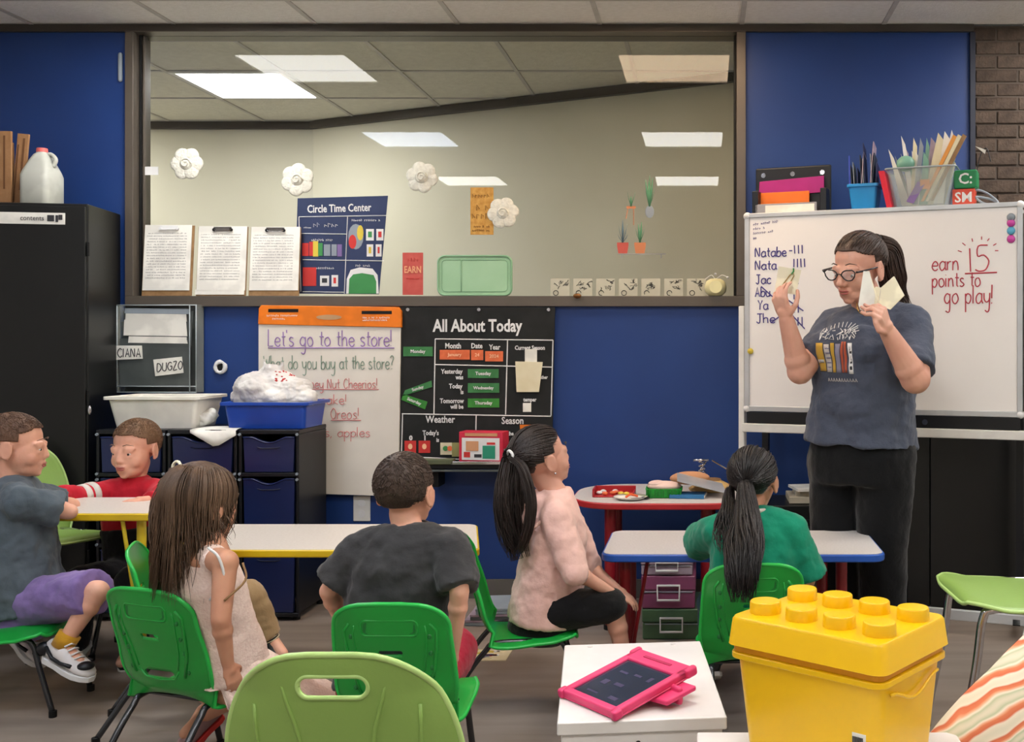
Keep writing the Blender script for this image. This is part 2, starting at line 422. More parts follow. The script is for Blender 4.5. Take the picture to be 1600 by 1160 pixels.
# ================================================================== THINGS ON AND UNDER THE WINDOW
m_paper = mat('white_paper', (232,230,222), .8, .1, amt=.2)
m_ink = mat('grey_print', (150,150,152), .8)
m_dink = mat('dark_print', (50,50,54), .7)
m_wood = mat('clipboard_hardboard', (150,116,78), .6, c2=(132,100,64), scale=30)
m_chrome = mat('chrome', (200,200,205), .12, .8, metal=1, amt=.1)
m_navy = mat('navy_chart', (44,56,92), .7, c2=(38,50,84), scale=6)
m_cw = mat('chart_white', (226,226,226), .6)
m_red = mat('red_print', (200,52,48), .6); m_org = mat('orange_print', (228,96,44), .6); m_yel = mat('yellow_print', (214,190,70), .6)
m_grn = mat('green_print', (62,140,78), .6); m_pur = mat('lilac_print', (128,104,160), .6); m_gry = mat('grey_print_block', (140,150,160), .6)
X1, Z1 = V((1,0,0)), V((0,0,1))
GYF = WY+.036      # face of the glass
def wp(px, py, y): return W(px, py, y)
def card(name, px0, py0, px1, py1, y, m, parent, d=.002, org=V((0,0,0)), bevel=0):
    a, b = W(px0,py0,y), W(px1,py1,y)
    return M().box(min(a.x,b.x), max(a.x,b.x), y, y+d, min(a.z,b.z), max(a.z,b.z)).build(name, m, parent, org=org, bevel=bevel)
# clipboards leaning on the sill
for k, (x0, x1, yt, lab) in enumerate([(222,301,350,'clipboard with white sheet and pale clip, leftmost of three leaning on the glass'),
                                       (307,385,352,'middle clipboard of three on the window sill with extra white sheets below'),
                                       (389,468,353,'clipboard beside the navy chart, rightmost of three on the window sill')]):
    zc = 4.985; a = W(x0, 456, zc); b = W(x1, yt, zc); wdt = b.x-a.x; h = b.z-1.4425
    t = thing('clipboard', lab, 'clipboard', ((a.x+b.x)/2, 4.978, 1.4425), 0, 'clipboards on the window sill')
    t.rotation_euler = (-math.radians(5), 0, math.radians((-.6,.8,.3)[k]))
    M().box(-wdt/2, wdt/2, 0, .004, 0, h-.004).build('board', m_wood, t, bevel=.002)
    sm = M().box(-wdt/2+.004, wdt/2-(.012 if k == 0 else .004), -.004, -.0005, .026, h-.002).build('paper', m_paper, t)
    if k == 1: M().box(-wdt/2-.002, wdt/2-.008, -.003, -.0004, .006, .03).build('paper', m_paper, t)
    tx = M()
    for i in range(17):
        zz = h-.045-i*.0135; 
        if zz < .04: break
        scribble(tx, (-wdt/2+.018, -.0046, zz), X1, Z1, wdt-.05, .006, .0007)
    tx.build('print', m_ink, sm)
    cl = M().box(-.042,.042,-.010,-.004,h-.022,h-.006).tube([(-.04,-.009,h-.018),(-.03,-.013,h-.026),(.03,-.013,h-.026),(.04,-.009,h-.018)], .003, 6)
    cl.build('clip', m_chrome if k else m_cw, t, smooth=False)
    M().cyl((-.04,-.012,h-.02),(-.04,-.006,h-.02),.008).cyl((.04,-.012,h-.02),(.04,-.006,h-.02),.008).build('clip_end', m_blk if k else m_cw, t)
# navy learning chart against the glass
def chart_root(name, lab, cat, px, py, y, rot=0):
    p = W(px, py, y); t = thing(name, lab, cat, p); return t, p
ct, o0 = chart_root('wall_chart', 'navy circle time chart with coloured pictures, propped on the window sill', 'chart', 530, 459, 5.028)
Y = 5.027
q = [W(460,459,Y), W(592,460,Y), W(606,306,Y), W(465,310,Y)]
M().quadbox([p-o0 for p in q], (0,.003,0)).build('sheet', m_navy, ct)
lettering('Circle Time Center', W(530,326,Y), .052, m_cw, ct, xdir=V((1,0,.03)), bold=.0009, org=o0, sx=.74)
ln = M()
def wline(a, b, r=.0018, y=Y-.001): ln.tube([W(a[0],a[1],y)-o0, W(b[0],b[1],y)-o0], r, 4)
for a, b in (((467,339),(604,337)),((470,365),(541,366)),((473,406),(600,408)),((543,339),(538,459)),((473,456),(537,457)),((467,339),(470,456))): wline(a, b)
ln.build('border_line', m_cw, ct)
tx = M()
for (px,py,l,h) in ((490,352,40,.022),(550,343,45,.012),(487,374,34,.012),(489,418,34,.012),(556,414,26,.012),(475,354,12,.008)):
    scribble(tx, W(px,py+3,Y-.001)-o0, X1, Z1, l/327, h, .0012)
tx.build('print', m_cw, ct)
for i, (px,py,qx,qy,m_) in enumerate([(472,380,482,400,m_red),(483,378,489,400,m_red),(489,377,497,401,m_yel),(497,380,504,400,m_grn),(506,382,516,400,m_gry),(518,382,526,400,m_gry),(527,382,534,401,m_pur),
        (473,418,494,447,m_red),(500,431,514,447,m_cw),(518,430,528,448,m_cw),(572,358,584,376,m_cw),(588,358,599,376,m_cw),(573,382,583,401,m_cw),(587,382,596,401,m_cw)]):
    c_ = card('picture_card', px,py,qx,qy, Y-.002, m_, ct, org=o0)
    if i > 7: card('picture', px+3,py+4,qx-3,qy-5, Y-.003, (m_dink,m_red,m_grn,m_red,m_yel,m_red)[(i-8)%6], c_, org=o0)
for (cx,cy,rx,ry,m_,d) in ((556,370,12,20,m_gry,.001),(551,378,6,11,m_red,.002),(563,364,5,12,m_yel,.002)):
    p = W(cx,cy,Y)-o0; R = [[p+V((math.cos(a*PI/8)*rx/327, -yy, math.sin(a*PI/8)*ry/327)) for a in range(16)] for yy in (0,d)]
    M().rings(R).build('picture', m_, ct)
pts = [W(x,y,Y)-o0 for x,y in ((541,459),(542,436),(548,422),(562,418),(582,420),(590,430),(592,459))]
M().prism(pts, (0,-.001,0)).build('picture', m_cw, ct)
pts = [W(x,y,Y)-o0 for x,y in ((545,459),(546,436),(552,429),(566,427),(584,430),(588,440),(588,459))]
M().prism(pts, (0,-.002,0)).build('picture', m_grn, ct)
# paper flowers on the glass
m_fl = mat('tissue_white', (226,224,212), .9, .05, c2=(210,208,196), scale=60, bump=.5, bscale=90)
for k, (cx, cy, r, lab) in enumerate([(292,256,24,'white paper flower on the glass above the leftmost clipboard'),(465,281,24,'white paper flower on the glass above the navy chart'),
        (659,277,23,'white paper flower on the glass above the red card'),(786,333,23,'white paper flower overlapping the orange card on the glass')]):
    p = W(cx,cy,GYF-.01); t = thing('paper_flower', lab, 'paper flower', p, 0, 'white paper flowers on the window')
    rr = r/327; random.seed(k+3)
    for j in range(6):
        a = j*PI/3 + k*.4
        M().ell((math.cos(a)*rr*.58, random.uniform(-.003,.003), math.sin(a)*rr*.58), (rr*.52, .009, rr*.52), n=14, m=8).build('petal', m_fl, t, smooth=True)
    M().ell((0,-.008,0), (rr*.42,.012,rr*.42), n=14, m=8).tube([(rr*.35*math.cos(a*.5)*(1-a/22), -.02, rr*.35*math.sin(a*.5)*(1-a/22)) for a in range(18)], .003, 5).build('flower_centre', m_fl, t, smooth=True)
# orange card, red card, green tray
m_oc = mat('orange_card', (204,158,82), .8, c2=(180,130,60), scale=40)
t, o0 = chart_root('poster_card', 'tan orange card taped to the glass beside a paper flower', 'card', 753, 330, GYF-.004)
card('sheet', 735,293,771,367, GYF-.004, m_oc, t, org=o0)
tx = M()
for yy, h in ((305,.02),(325,.03),(338,.03),(352,.012),(358,.012)): scribble(tx, W(738,yy+4,GYF-.0045)-o0, X1, Z1, 28/327, h, .0016)
tx.build('print', mat('brown_print',(120,80,40),.8), t)
t, o0 = chart_root('poster_card', 'narrow red card reading EARN standing at the bottom of the window', 'card', 645, 461, 5.03)
card('sheet', 629,395,661,461, 5.03, mat('red_card',(196,92,84),.8,c2=(186,78,72),scale=20), t, org=o0)
lettering('EARN', W(645,422,5.029), .046, mat('peach_print',(236,170,130),.8), t, bold=.001, org=o0, sx=.72)
tx = M(); scribble(tx, W(633,409,5.029)-o0, X1, Z1, 24/327, .02, .0012); scribble(tx, W(633,437,5.029)-o0, X1, Z1, 24/327, .01, .0012); tx.build('print', MATS['red_print'], t)
m_tray = mat('pale_green_plastic', (158,196,160), .35, .5, c2=(150,190,152))
def rrect(w_, h_, r, y, n=5):
    out = []
    for cx, cz, a0 in ((w_/2-r, h_/2-r, 0), (-w_/2+r, h_/2-r, 90), (-w_/2+r, -h_/2+r, 180), (w_/2-r, -h_/2+r, 270)):
        for i in range(n+1):
            a = math.radians(a0 + 90*i/n); out.append(V((cx+r*math.cos(a), y, cz+r*math.sin(a))))
    return out
p = W(742,430,5.01); t = thing('plastic_tray', 'pale green plastic tray standing on edge in the window', 'tray', (p.x, 5.008, 1.4425))
wt, ht = 118/327, .197
M().rings([[v+V((0,0,ht/2)) for v in rrect(*a)] for a in ((wt,ht,.035,0),(wt,ht,.035,.004),(wt-.02,ht-.02,.03,.018),(wt-.02,ht-.02,.03,.022))][::-1]).build('tray_base', m_tray, t, smooth=False, bevel=.002)
M().tube([v+V((0,-.002,ht/2)) for v in rrect(wt-.01,ht-.01,.032,0)], .005, 6, closed=True).tube([v+V((0,-.001,ht/2)) for v in rrect(wt-.045,ht-.045,.02,0)], .002, 6, closed=True).tube([(-.065,-.002,.02),(-.065,-.002,ht-.02)], .002, 5).build('rim', mat('pale_green_rim',(140,184,146),.35), t, smooth=True)
# cactus drawings
def leafy(mb, base, tips, r):
    for tx_, tz in tips: mb.tube([base, base+V((tx_*.6,-.001,tz*.5)), base+V((tx_,-.001,tz))], [r, r*1.3, r*.3], 6, flat=.3)
def plant_drawing(px, py, pot, leaf, tips, lab, potc, shape):
    t, o0 = chart_root('plant_picture', lab, 'picture', px, py, GYF-.003); t['group'] = 'plant drawings on the glass'
    mb = M()
    if shape == 'pot': mb.prism([V((a/327,0,b/327)) for a,b in ((-7,0),(7,0),(9,12),(9,17),(-9,17),(-9,12))], (0,.002,0))
    elif shape == 'ball': mb.ell((0,0,9/327), (7/327,.003,10/327))
    else: mb.tube([(-5/327,0,0),(-8/327,0,-16/327)], .002, 5).tube([(4/327,0,0),(4/327,0,-26/327)], .002, 5).box(-.022,.022,0,.002,0,.012)
    mb.build('pot', potc, t)
    l = M(); leafy(l, V((0,-.001,17/327 if shape != 'hang' else .01)), tips, .004); l.build('leaf', leaf, t, smooth=True)
m_lf = mat('drawn_leaf',(86,140,104),.7); m_lf2 = mat('drawn_blue_leaf',(92,116,130),.7); m_tc = mat('terracotta_drawn',(196,124,84),.7)
plant_drawing(973,396,0,m_lf2,[(-.02,.08),(0,.11),(.022,.09),(-.025,.04),(.026,.04)],'drawn potted plant in a red pot, lower left of the plant pictures',mat('red_pot',(190,84,74),.7),'pot')
plant_drawing(1000,396,0,m_lf,[(-.022,.07),(-.008,.09),(.008,.1),(.022,.07)],'drawn potted plant in an orange pot, lower right of the plant pictures',m_tc,'pot')
plant_drawing(986,326,0,m_lf,[(-.018,.07),(0,.05),(.02,.07)],'drawn hanging planter with short green leaves on the glass',m_tc,'hang')
plant_drawing(1015,340,0,m_lf,[(-.02,.13),(0,.15),(.015,.14),(.025,.09),(-.006,.12)],'drawn tall green plant in a round grey pot on the glass',m_gry,'ball')
tag(M().box(-.115,.115,0,.003,-.002,.002).box(-.1,-.095,0,.003,-.02,0).box(.09,.095,0,.003,-.02,0).build('drawn_shelf', m_ink, loc=W(1003,397,GYF-.003)), 'thin grey line shelf drawn under the potted plants', 'drawing')
# doodle cards along the sill
for k in range(7):
    px = 875 + k*35.5; p = W(px, 452, GYF-.012)
    t = thing('doodle_card', 'black-and-white doodle card %s along the window bottom' % ['first from the left','second from the left','third from the left','in the middle of the row','third from the round jar','second from the round jar','nearest the round jar'][k], 'card', (p.x, p.y, 1.4425), 0, 'doodle cards along the window bottom')
    w_ = .045; M().box(-w_,w_,0,.002,0,.085).build('sheet', mat('translucent_card',(196,194,176),.8), t)
    tx = M(); random.seed(k)
    for i in range(9):
        a = V((random.uniform(-.02,.036), -.001, random.uniform(.035,.075)))
        tx.tube([a+V((random.uniform(-.013,.013),0,random.uniform(-.01,.01))) for _ in range(4)], .0012, 4)
    tx.tube([(-.02+.012*math.cos(a*PI/5), -.001, .016+.012*math.sin(a*PI/5)) for a in range(0,(11,7,9)[k%3])], .0016, 4)
    tx.build('doodle', m_dink, t)
# round jar, knob
p = W(1118,469,4.99); t = thing('round_jar', 'small round cream jar with loose ties on top at the right end of the sill', 'jar', (p.x, 4.998, 1.4425))
mj = mat('cream_ceramic',(226,220,170),.3,.5)
M().lathe([(.001,0),(.03,.001),(.05,.02),(.053,.045),(.045,.07),(.025,.082),(.001,.084)]).build('jar_body', mj, t, smooth=True)
M().cyl((0,-.052,.042),(0,-.056,.042),.03).build('jar_face', mat('pale_yellow',(236,232,180),.4), t)
M().tube(catmull([(-.05,0,.08),(-.02,0,.1),(0,0,.082),(.03,0,.1),(.06,-.01,.088)],4), .002, 5).ell((.0,0,.105),(.006,.006,.006)).ell((.058,-.01,.088),(.006,.006,.006)).build('ribbon', m_cw, t)
p = W(903,463,4.965); tag(M().cyl((0,.01,0),(0,-.02,0),.008).ell((0,-.022,0),(.02,.01,.012)).build('window_knob', mat('aged_brass',(120,84,50),.3,metal=.8), loc=(p.x,4.960,p.z), smooth=True), 'small brass knob on the lower window frame', 'knob')
tag(M().box(-.04,.04,0,.003,-.02,.02).build('reflection_strip', m_cw, loc=W(234,267,GYF-.004)), 'small white strip standing in for a reflection on the glass at far left', 'paper')  # white strip stands in for a small reflection in the glass
tag(M().capsule((0,0,-.06),(0,0,.06),.01).build('wall_tab', m_gry, loc=W(188,105,4.992), smooth=True), 'narrow white tab on the blue wall left of the window', 'hook')
# wall grommet
p = W(344,574,4.99); t = thing('cable_ring', 'round black hole with torn white edge in the blue wall', 'cable hole', p)
random.seed(2)
M().tube([(math.cos(a*PI/8)*.024, 0, math.sin(a*PI/8)*.026) for a in range(16)], [random.uniform(.006,.012) for _ in range(16)], 6, closed=True, flat=.6).build('ring', m_cw, t, smooth=True)
M().cyl((0,.009,0),(0,.002,0),.022).build('hole', m_blk, t)
# outlet
p = W(565,795,4.99); t = thing('wall_outlet', 'white wall outlet plate under the flip chart', 'outlet', p)
M().box(-.041,.041,0,.008,-.061,.061).build('plate', m_white, t, bevel=.004)
for s in (.025,-.025): M().cyl((0,-.003,s),(0,.001,s),.017).build('socket', m_cw, t)
# clear file holder
m_clear = mat('clear_plastic', (200,210,205), .15, .5, trans=.0, alpha=.28, amt=.1)
m_smoke = mat('smoky_plastic', (92,98,98), .3, .5, c2=(80,86,86), alpha=.8)
m_edge = mat('clear_plastic_edge', (160,170,175), .2, .6)
a, b = W(182,614,4.92), W(307,476,4.92); bw, bh = b.x-a.x, b.z-a.z
t = thing('file_holder', 'clear plastic wall file holder stuffed with papers and two name cards', 'file holder', ((a.x+b.x)/2, 4.92, a.z))
fh = t; h2 = bw/2
M().box(-h2,h2,.07,.075,0,bh).build('back_panel', m_smoke, t, bevel=.003)
M().box(-h2,-h2+.004,0,.07,0,bh).build('side_panel', m_clear, t); M().box(h2-.004,h2,0,.07,0,bh).build('side_panel', m_clear, t)
e = M()
for x in (-h2+.002, h2-.002, h2-.032): e.tube([(x,0,.002),(x,0,bh)], .003, 5)
for z in (.002,.03,bh-.003): e.tube([(-h2,0,z),(h2,0,z)], .003, 5)
e.build('edge_strip', m_edge, t, smooth=True)
for k, (zb, zt, dy) in enumerate(((.30,.385,.05),(.22,.335,.035),(.12,.255,.02),(.03,.21,.008))):
    M().quadbox([(-h2+.012,dy,zb),(h2-.04,dy,zb),(h2-.035,dy-.008,zt),(-h2+.008,dy-.008,zt)], (0,.003,0)).build('pocket', m_smoke, t)
random.seed(5)
for k, (x0,x1,z0,z1,dy) in enumerate(((-.17,.14,.385-.01,.395,.034),(-.165,.13,.31,.37,.03),(-.16,-.02,.30,.352,.022),(-.165,.135,.27,.34,.018),(-.14,.14,.235,.262,.012))):
    M().quadbox([(x0,dy,z0),(x1,dy,z0-.004),(x1-.006,dy,z1),(x0+.003,dy,z1+.004)], (0,.003,0)).build('paper', m_paper if k != 0 else m_gry, t)
c_ = M().quadbox([(-.19,-.006,.155),(-.062,-.006,.16),(-.066,-.006,.222),(-.192,-.006,.222)], (0,.002,0)).build('name_card', m_paper, t)
hw = M(); strokes(hw, 'CIANA', (-.178,-.008,.168), X1, Z1, .0235, .0022); hw.build('handwriting', m_dink, c_)
c_ = M().quadbox([(-.003,-.006,.078),(.13,-.006,.094),(.122,-.006,.17),(-.012,-.006,.156)], (0,.002,0)).build('name_card', m_paper, t)
hw = M(); strokes(hw, 'DUGZO', (.008,-.008,.1), V((1,0,.1)).normalized(), Z1, .0225, .0022); hw.build('handwriting', m_dink, c_)
# flip chart pad
m_pad = mat('flip_chart_paper', (222,216,206), .8, .1, c2=(214,208,198), scale=4, bump=.25, bscale=4)
m_orange = mat('orange_header', (232,122,22), .45, .4, amt=.2)
t, o0 = chart_root('flip_chart', 'large white flip chart pad with orange top and handwritten shopping text', 'flip chart', 514, 773, 4.955)
Yp = 4.955
def quadpx(pts, y, d, org): return M().prism([W(x,yy,y)-org for x,yy in pts], (0,d,0))
quadpx([(498,772),(622,776),(626,506),(404,505),(404,770)], Yp, .02, o0).build('paper', m_pad, t)
hd = quadpx([(403,507),(404,482),(408,477),(622,480),(627,486),(627,512)], Yp-.008, .03, o0).build('header', m_orange, t, bevel=.003)
card('slot', 419,483,466,488, Yp-.0095, m_blk, hd, org=o0); card('slot', 565,486,612,491, Yp-.0095, m_blk, hd, org=o0)
R = [[W(514+math.cos(a*PI/10)*20, 496+math.sin(a*PI/10)*4, Yp-.008-d)-o0 for a in range(20)] for d in (0,.002)]
M().rings(R).build('emblem', mat('tan_print',(190,150,110),.5), hd)
tx = M()
for (x,y,l) in ((417,495,48),(426,500,20),(567,498,42),(567,502,38)): scribble(tx, W(x,y,Yp-.0085)-o0, X1, Z1, l/327, .01, .0012)
tx.build('print', m_cw, hd)
pur = mat('purple_marker',(158,126,188),.6); grm = mat('green_marker',(138,160,144),.6); rdm = mat('red_marker',(212,128,126),.6)
random.seed(11)
def hand(parent, text, px, py, px1, m_, y, org, xh=None, r=.0018, under=False, X=X1, name='handwriting', slope=0):
    tot = sum(.7 if c == ' ' else GL.get(c, GL['o'])[1]+.12 for c in text)
    a, b = W(px,py,y)-org, W(px1,py,y)-org; sx = (b-a).length/tot
    mb = M(); strokes(mb, text, (0,0,0), X1, Z1, 1, 1, wob=.04)   # placeholder radius, rebuilt below
    mb = M(); xh = xh or sx; Xv = X*(sx/xh)
    strokes(mb, text, a, Xv, V((0,0,1)), xh, r, wob=.03, under=under, N=V((0,-1,0)))
    return mb.build(name, m_, parent)
hand(t, "Let's go to the store!", 419, 541, 616, pur, Yp-.002, o0, xh=.042, r=.0026, under=True)
hand(t, "What do you buy at the store?", 412, 577, 617, grm, Yp-.002, o0, xh=.036, r=.0022)
hand(t, "Honey Nut Cheerios!", 470, 607, 592, rdm, Yp-.002, o0, xh=.026, r=.0018, under=True)
hand(t, "pancake!", 470, 632, 545, rdm, Yp-.002, o0, xh=.026, r=.0018)
hand(t, "Oreos!", 517, 655, 564, rdm, Yp-.002, o0, xh=.03, r=.0018, under=True)
hand(t, "eggs, apples", 478, 683, 580, rdm, Yp-.002, o0, xh=.026, r=.0018)
# pocket chart
m_bc = mat('black_fabric_chart', (40,41,41), .75, .2, c2=(32,33,33), scale=10, bump=.2, bscale=12)
t, o0 = chart_root('pocket_chart', 'black All About Today pocket chart with orange and green word strips', 'pocket chart', 745, 735, 4.965)
Yc = 4.965
quadpx([(626,733),(862,733),(867,482),(866,480),(627,480)], Yc, .012, o0).build('sheet', m_bc, t)
lettering('All About Today', W(746,510,Yc-.002), .082, m_cw, t, bold=.0022, org=o0, sx=.76)
ln = M()
for a, b in (((680,530),(864,532)),((680,530),(678,647)),((679,570),(863,574)),((793,531),(790,648)),((864,532),(861,650)),((628,647),(861,651)),((629,647),(627,714)),((744,649),(743,700)),((627,714),(720,718))):
    ln.tube([W(a[0],a[1],Yc-.001)-o0, W(b[0],b[1],Yc-.001)-o0], .0028, 4)
ln.build('border_line', m_cw, t)
for (s,x,y,sz) in (('Month',708,541,.036),('Date',745,541,.034),('Year',773,543,.034),('Current Season',828,544,.028),('Yesterday',706,581,.031),('was',718,590,.029),('Today',712,604,.031),('is',722,613,.029),('Tomorrow',706,627,.031),('will be',714,636,.029),
        ('Weather',688,656,.047),('Season',801,658,.047),("Today's",673,677,.031),('is',684,688,.027),('weather',846,590,.022),('temper',828,625,.026),('the',798,678,.026),('or not',806,690,.026)):
    lettering(s, W(x,y,Yc-.002), sz, m_cw, t, bold=.0009, org=o0, sx=.8)
def strip(pts, m_, word, parent=t, y=None, sz=.022, mp=m_cw, dx=0):
    y = Yc-.003 if y is None else y
    s = quadpx(pts, y, .002, o0).build('word_strip', m_, parent)
    a, b = W(pts[0][0],pts[0][1],y)-o0, W(pts[1][0],pts[1][1],y)-o0
    c = sum((W(x,yy,y) for x,yy in pts), V((0,0,0)))/len(pts)
    if word: lettering(word, c-V((0,.001,0)), sz, mp, s, xdir=(b-a), bold=.0005, org=o0, name='word')
    return s
m_os = mat('orange_word_strip', (222,112,68), .6, c2=(206,98,56), scale=30); m_gs = mat('green_word_strip', (62,128,74), .6, c2=(50,112,60), scale=20); m_gl = mat('bright_green_strip', (58,140,52), .6, c2=(44,118,42), scale=20)
mo = mat('pale_orange_word',(246,190,150),.6)
strip([(687,562),(734,562),(734,547),(687,547)], m_os, 'January', mp=mo); strip([(736,563),(755,563),(755,547),(736,547)], m_os, '24', mp=mo); strip([(758,565),(786,565),(786,549),(758,549)], m_os, '2024', mp=mo)
strip([(731,591),(779,591),(779,577),(731,577)], m_gs, 'Tuesday'); strip([(731,614),(780,614),(780,599),(731,599)], m_gs, 'Wednesday', sz=.02); strip([(731,637),(780,637),(780,623),(731,623)], m_gl, 'Thursday')
strip([(630,557),(676,557),(676,542),(630,542)], m_gs, 'Monday'); strip([(629,619),(675,605),(674,595),(633,610)], m_gs, 'Sunday', sz=.02); strip([(627,625),(664,640),(668,628),(630,616)], m_gl, 'Saturday', sz=.02)
strip([(814,719),(840,700),(860,690),(830,724)], m_os, '') if False else None
quadpx([(814,685),(838,685),(838,664),(812,664)], Yc-.003, .002, o0).build('word_strip', m_orange, t)
card('white_slip', 820,546,839,567, Yc-.006, m_paper, t, org=o0); 
m_crm = mat('cream_envelope', (222,214,186), .8, c2=(212,202,168), scale=8)
pk = quadpx([(807,613),(842,613),(848,566),(805,565)], Yc-.012, .006, o0).build('envelope', m_crm, t, bevel=.001)
card('white_slip', 817,630,830,644, Yc-.004, m_paper, t, org=o0)
for i,(x,y,s_) in enumerate(((641,699,0),(663,699,0))):
    c_ = card('picture_card', x-9,y-10,x+9,y+9, Yc-.004, m_red, t, org=o0)
    R = [[W(x+math.cos(a*PI/6)*3.5, y-1+math.sin(a*PI/6)*4.5, Yc-.005-d)-o0 for a in range(12)] for d in (0,.001)]
    M().rings(R).build('picture', mo, c_); lettering(('0','1')[i], W(x+1,y-14,Yc-.004), .03, m_cw, t, bold=.0015, org=o0)
c_ = card('picture_card', 688,692,706,711, Yc-.004, m_crm, t, org=o0); card('picture_card', 706,692,722,714, Yc-.005, mat('olive_card',(150,150,96),.7), t, org=o0)
for x in (696,703): M().cyl(W(x,701,Yc-.005)-o0, W(x,701,Yc-.007)-o0, .012).build('picture', (m_grn, m_os)[x > 700], c_)
for x in (637,748,857): M().cyl(W(x,484,Yc-.001)-o0, W(x,484,Yc-.005)-o0, .008).build('grommet', m_chrome, t)
# ledge under the chart with a game box
a, b = W(650,735,4.80), W(800,718,4.80)
t = thing('wall_ledge', 'narrow black and silver ledge below the pocket chart', 'ledge', ((a.x+b.x)/2, 4.80, b.z-.055)); hw_ = (b.x-a.x)/2
M().box(-hw_,hw_,.01,.16,.008,.03).build('shelf_board', m_blk, t, bevel=.003)
M().box(-hw_+.16,hw_,0,.012,.03,.045).build('metal_lip', m_chrome, t, bevel=.002)
M().box(-hw_,hw_,.006,.012,-.004,.006).build('lower_rail', m_smoke, t, bevel=.002)
M().box(-hw_+.05,-hw_+.09,.05,.17,-.08,.01).build('bracket', m_blk, t); M().box(hw_-.06,hw_-.03,.05,.17,-.12,.01).build('bracket', m_blk, t)
M().box(-hw_+.015,-hw_+.17,.0,.05,.03,.055).build('eraser', mat('olive_tray',(90,96,70),.6), t, bevel=.004)
p = W(754,722,4.86); zt = b.z-.055+.031
t = thing('game_box', 'red and white picture box standing on the black ledge', 'box', (p.x, 4.82, zt), math.radians(-8))
mrd = mat('crimson_box', (206,44,72), .45, c2=(190,36,62), scale=20)
bx = M().box(-.105,.105,0,.09,0,.148).build('box', mrd, t, bevel=.003)
mtn = mat('tan_panel',(206,150,110),.6)
def fcard(x0,x1,z0,z1,m_,d,name='picture',par=None): return M().box(x0,x1,-d,-d+.002,z0,z1).build(name,m_,par or bx)
fcard(-.09,.09,.018,.12,m_cw,.002); fcard(-.075,.08,.128,.142,mtn,.003); fcard(-.07,-.01,.06,.105,mtn,.004); fcard(.01,.07,.025,.085,mat('teal_print',(40,140,110),.6),.004); fcard(-.03,.005,.03,.045,m_dink,.004); fcard(-.08,-.05,.03,.055,m_red,.004); fcard(.03,.07,.09,.1,m_red,.004)
# ------------------------------------------------------------------ black steel cabinet
m_cab = mat('black_steel', (17,18,18), .38, .4, c2=(14,15,15), scale=4)
t = thing('storage_cabinet', 'tall black steel storage cabinet against the blue wall at far left', 'cabinet', (-2.70, 4.575, 0), math.radians(10))
M().box(-.92,0,.02,.40,0,1.83).build('body', m_cab, t, bevel=.006)
for k, (x0, x1) in enumerate(((-.915,-.462),(-.458,-.005))):
    d = M().box(x0,x1,0,.02,.06,1.815).build('door', m_cab, t, bevel=.004)
    hx = (x1-.035 if k == 0 else x0+.035)
    M().capsule((hx,-.012,.98),(hx,-.012,1.08),.007).build('handle', m_chrome, d, smooth=True)
for z in (.25,.95,1.6): M().cyl((.0015,.012,z),(.0015,.012,z+.06),.006).build('hinge', m_blk, t)
lb = M().box(-.345,-.085,-.003,0,1.735,1.785).build('label_strip', m_paper, t)
lettering('contents', V((-.215,-.004,1.760)), .030, m_dink, lb, name='lettering', sx=.9)
M().box(-.155,-.128,-.005,-.003,1.748,1.775).box(-.122,-.112,-.005,-.003,1.745,1.775).box(-.11,-.095,-.005,-.003,1.755,1.777).build('symbol', m_dink, lb)
tag(M().ell((0,0,0),(.008,.006,.02)).build('door_magnet', m_chrome, loc=W(140,641,4.58), smooth=True), 'small silver keyhole plate on the black cabinet side', 'fitting')
# on the cabinet: cardboard slats and a jug
CZ = 1.831
m_cb = mat('cardboard', (176,134,96), .85, .1, c2=(160,118,82), scale=14, bump=.2, bscale=40)
for k, (px, wd, hh, rt, lab) in enumerate([(4,.075,.34,0,'plain cardboard strip standing on the cabinet at the photo edge'),(26,.05,.335,-5,'tall leaning cardboard strip beside the plastic jug'),(16,.04,.30,2,'narrow dark-edged cardboard strip behind the taller ones')]):
    p = W(px,313,4.7+.03*k); t = thing('cardboard_strip', lab, 'cardboard', (p.x, 4.70+.03*k, CZ), 0, 'cardboard strips on the cabinet')
    t.rotation_euler = (0, math.radians(-rt), 0)
    M().box(-wd/2,wd/2,0,.012,0,hh).build('panel', m_cb, t, bevel=.001)
    M().box(-wd/2+.006,-wd/2+.012,-.002,.0,.02,hh-.05).box(.004,.012,-.002,0,.08,hh-.02).build('fold_line', mat('dark_cardboard',(120,82,52),.9), t)
p = W(57,313,4.68); t = thing('plastic_jug', 'translucent white plastic jug with pink cap on the black cabinet', 'jug', (p.x, 4.72, CZ))
m_jug = mat('milky_plastic', (214,216,206), .35, .4, alpha=.82, amt=.2); hwj = .066
def rsq(hx, hy, r, z, n=5): return [V((v.x, v.z, z)) for v in rrect(2*hx, 2*hy, r, 0, n)]
M().rings([rsq(*a) for a in ((.058,.06,.02,.0),(hwj,.07,.025,.012),(hwj,.07,.025,.14),(.062,.062,.025,.16),(.042,.042,.02,.21),(.03,.028,.02,.238),(.022,.022,.02,.245),(.022,.022,.02,.252))]).build('jug_body', m_jug, t, smooth=True)
M().rings([rsq(hwj-.004,.066,.022,.008), rsq(hwj-.004,.066,.022,.078)]).build('milk', mat('cream_liquid',(232,228,196),.5), t, smooth=False)
M().tube(catmull([(.05,0,.18),(.062,0,.215),(.04,0,.238),(.02,0,.236)],5), .009, 8).build('handle', m_jug, t, smooth=True)
M().cyl((0,0,.247),(0,0,.266),.024,.022).build('cap', mat('pink_cap',(226,110,104),.4), t, bevel=.002)
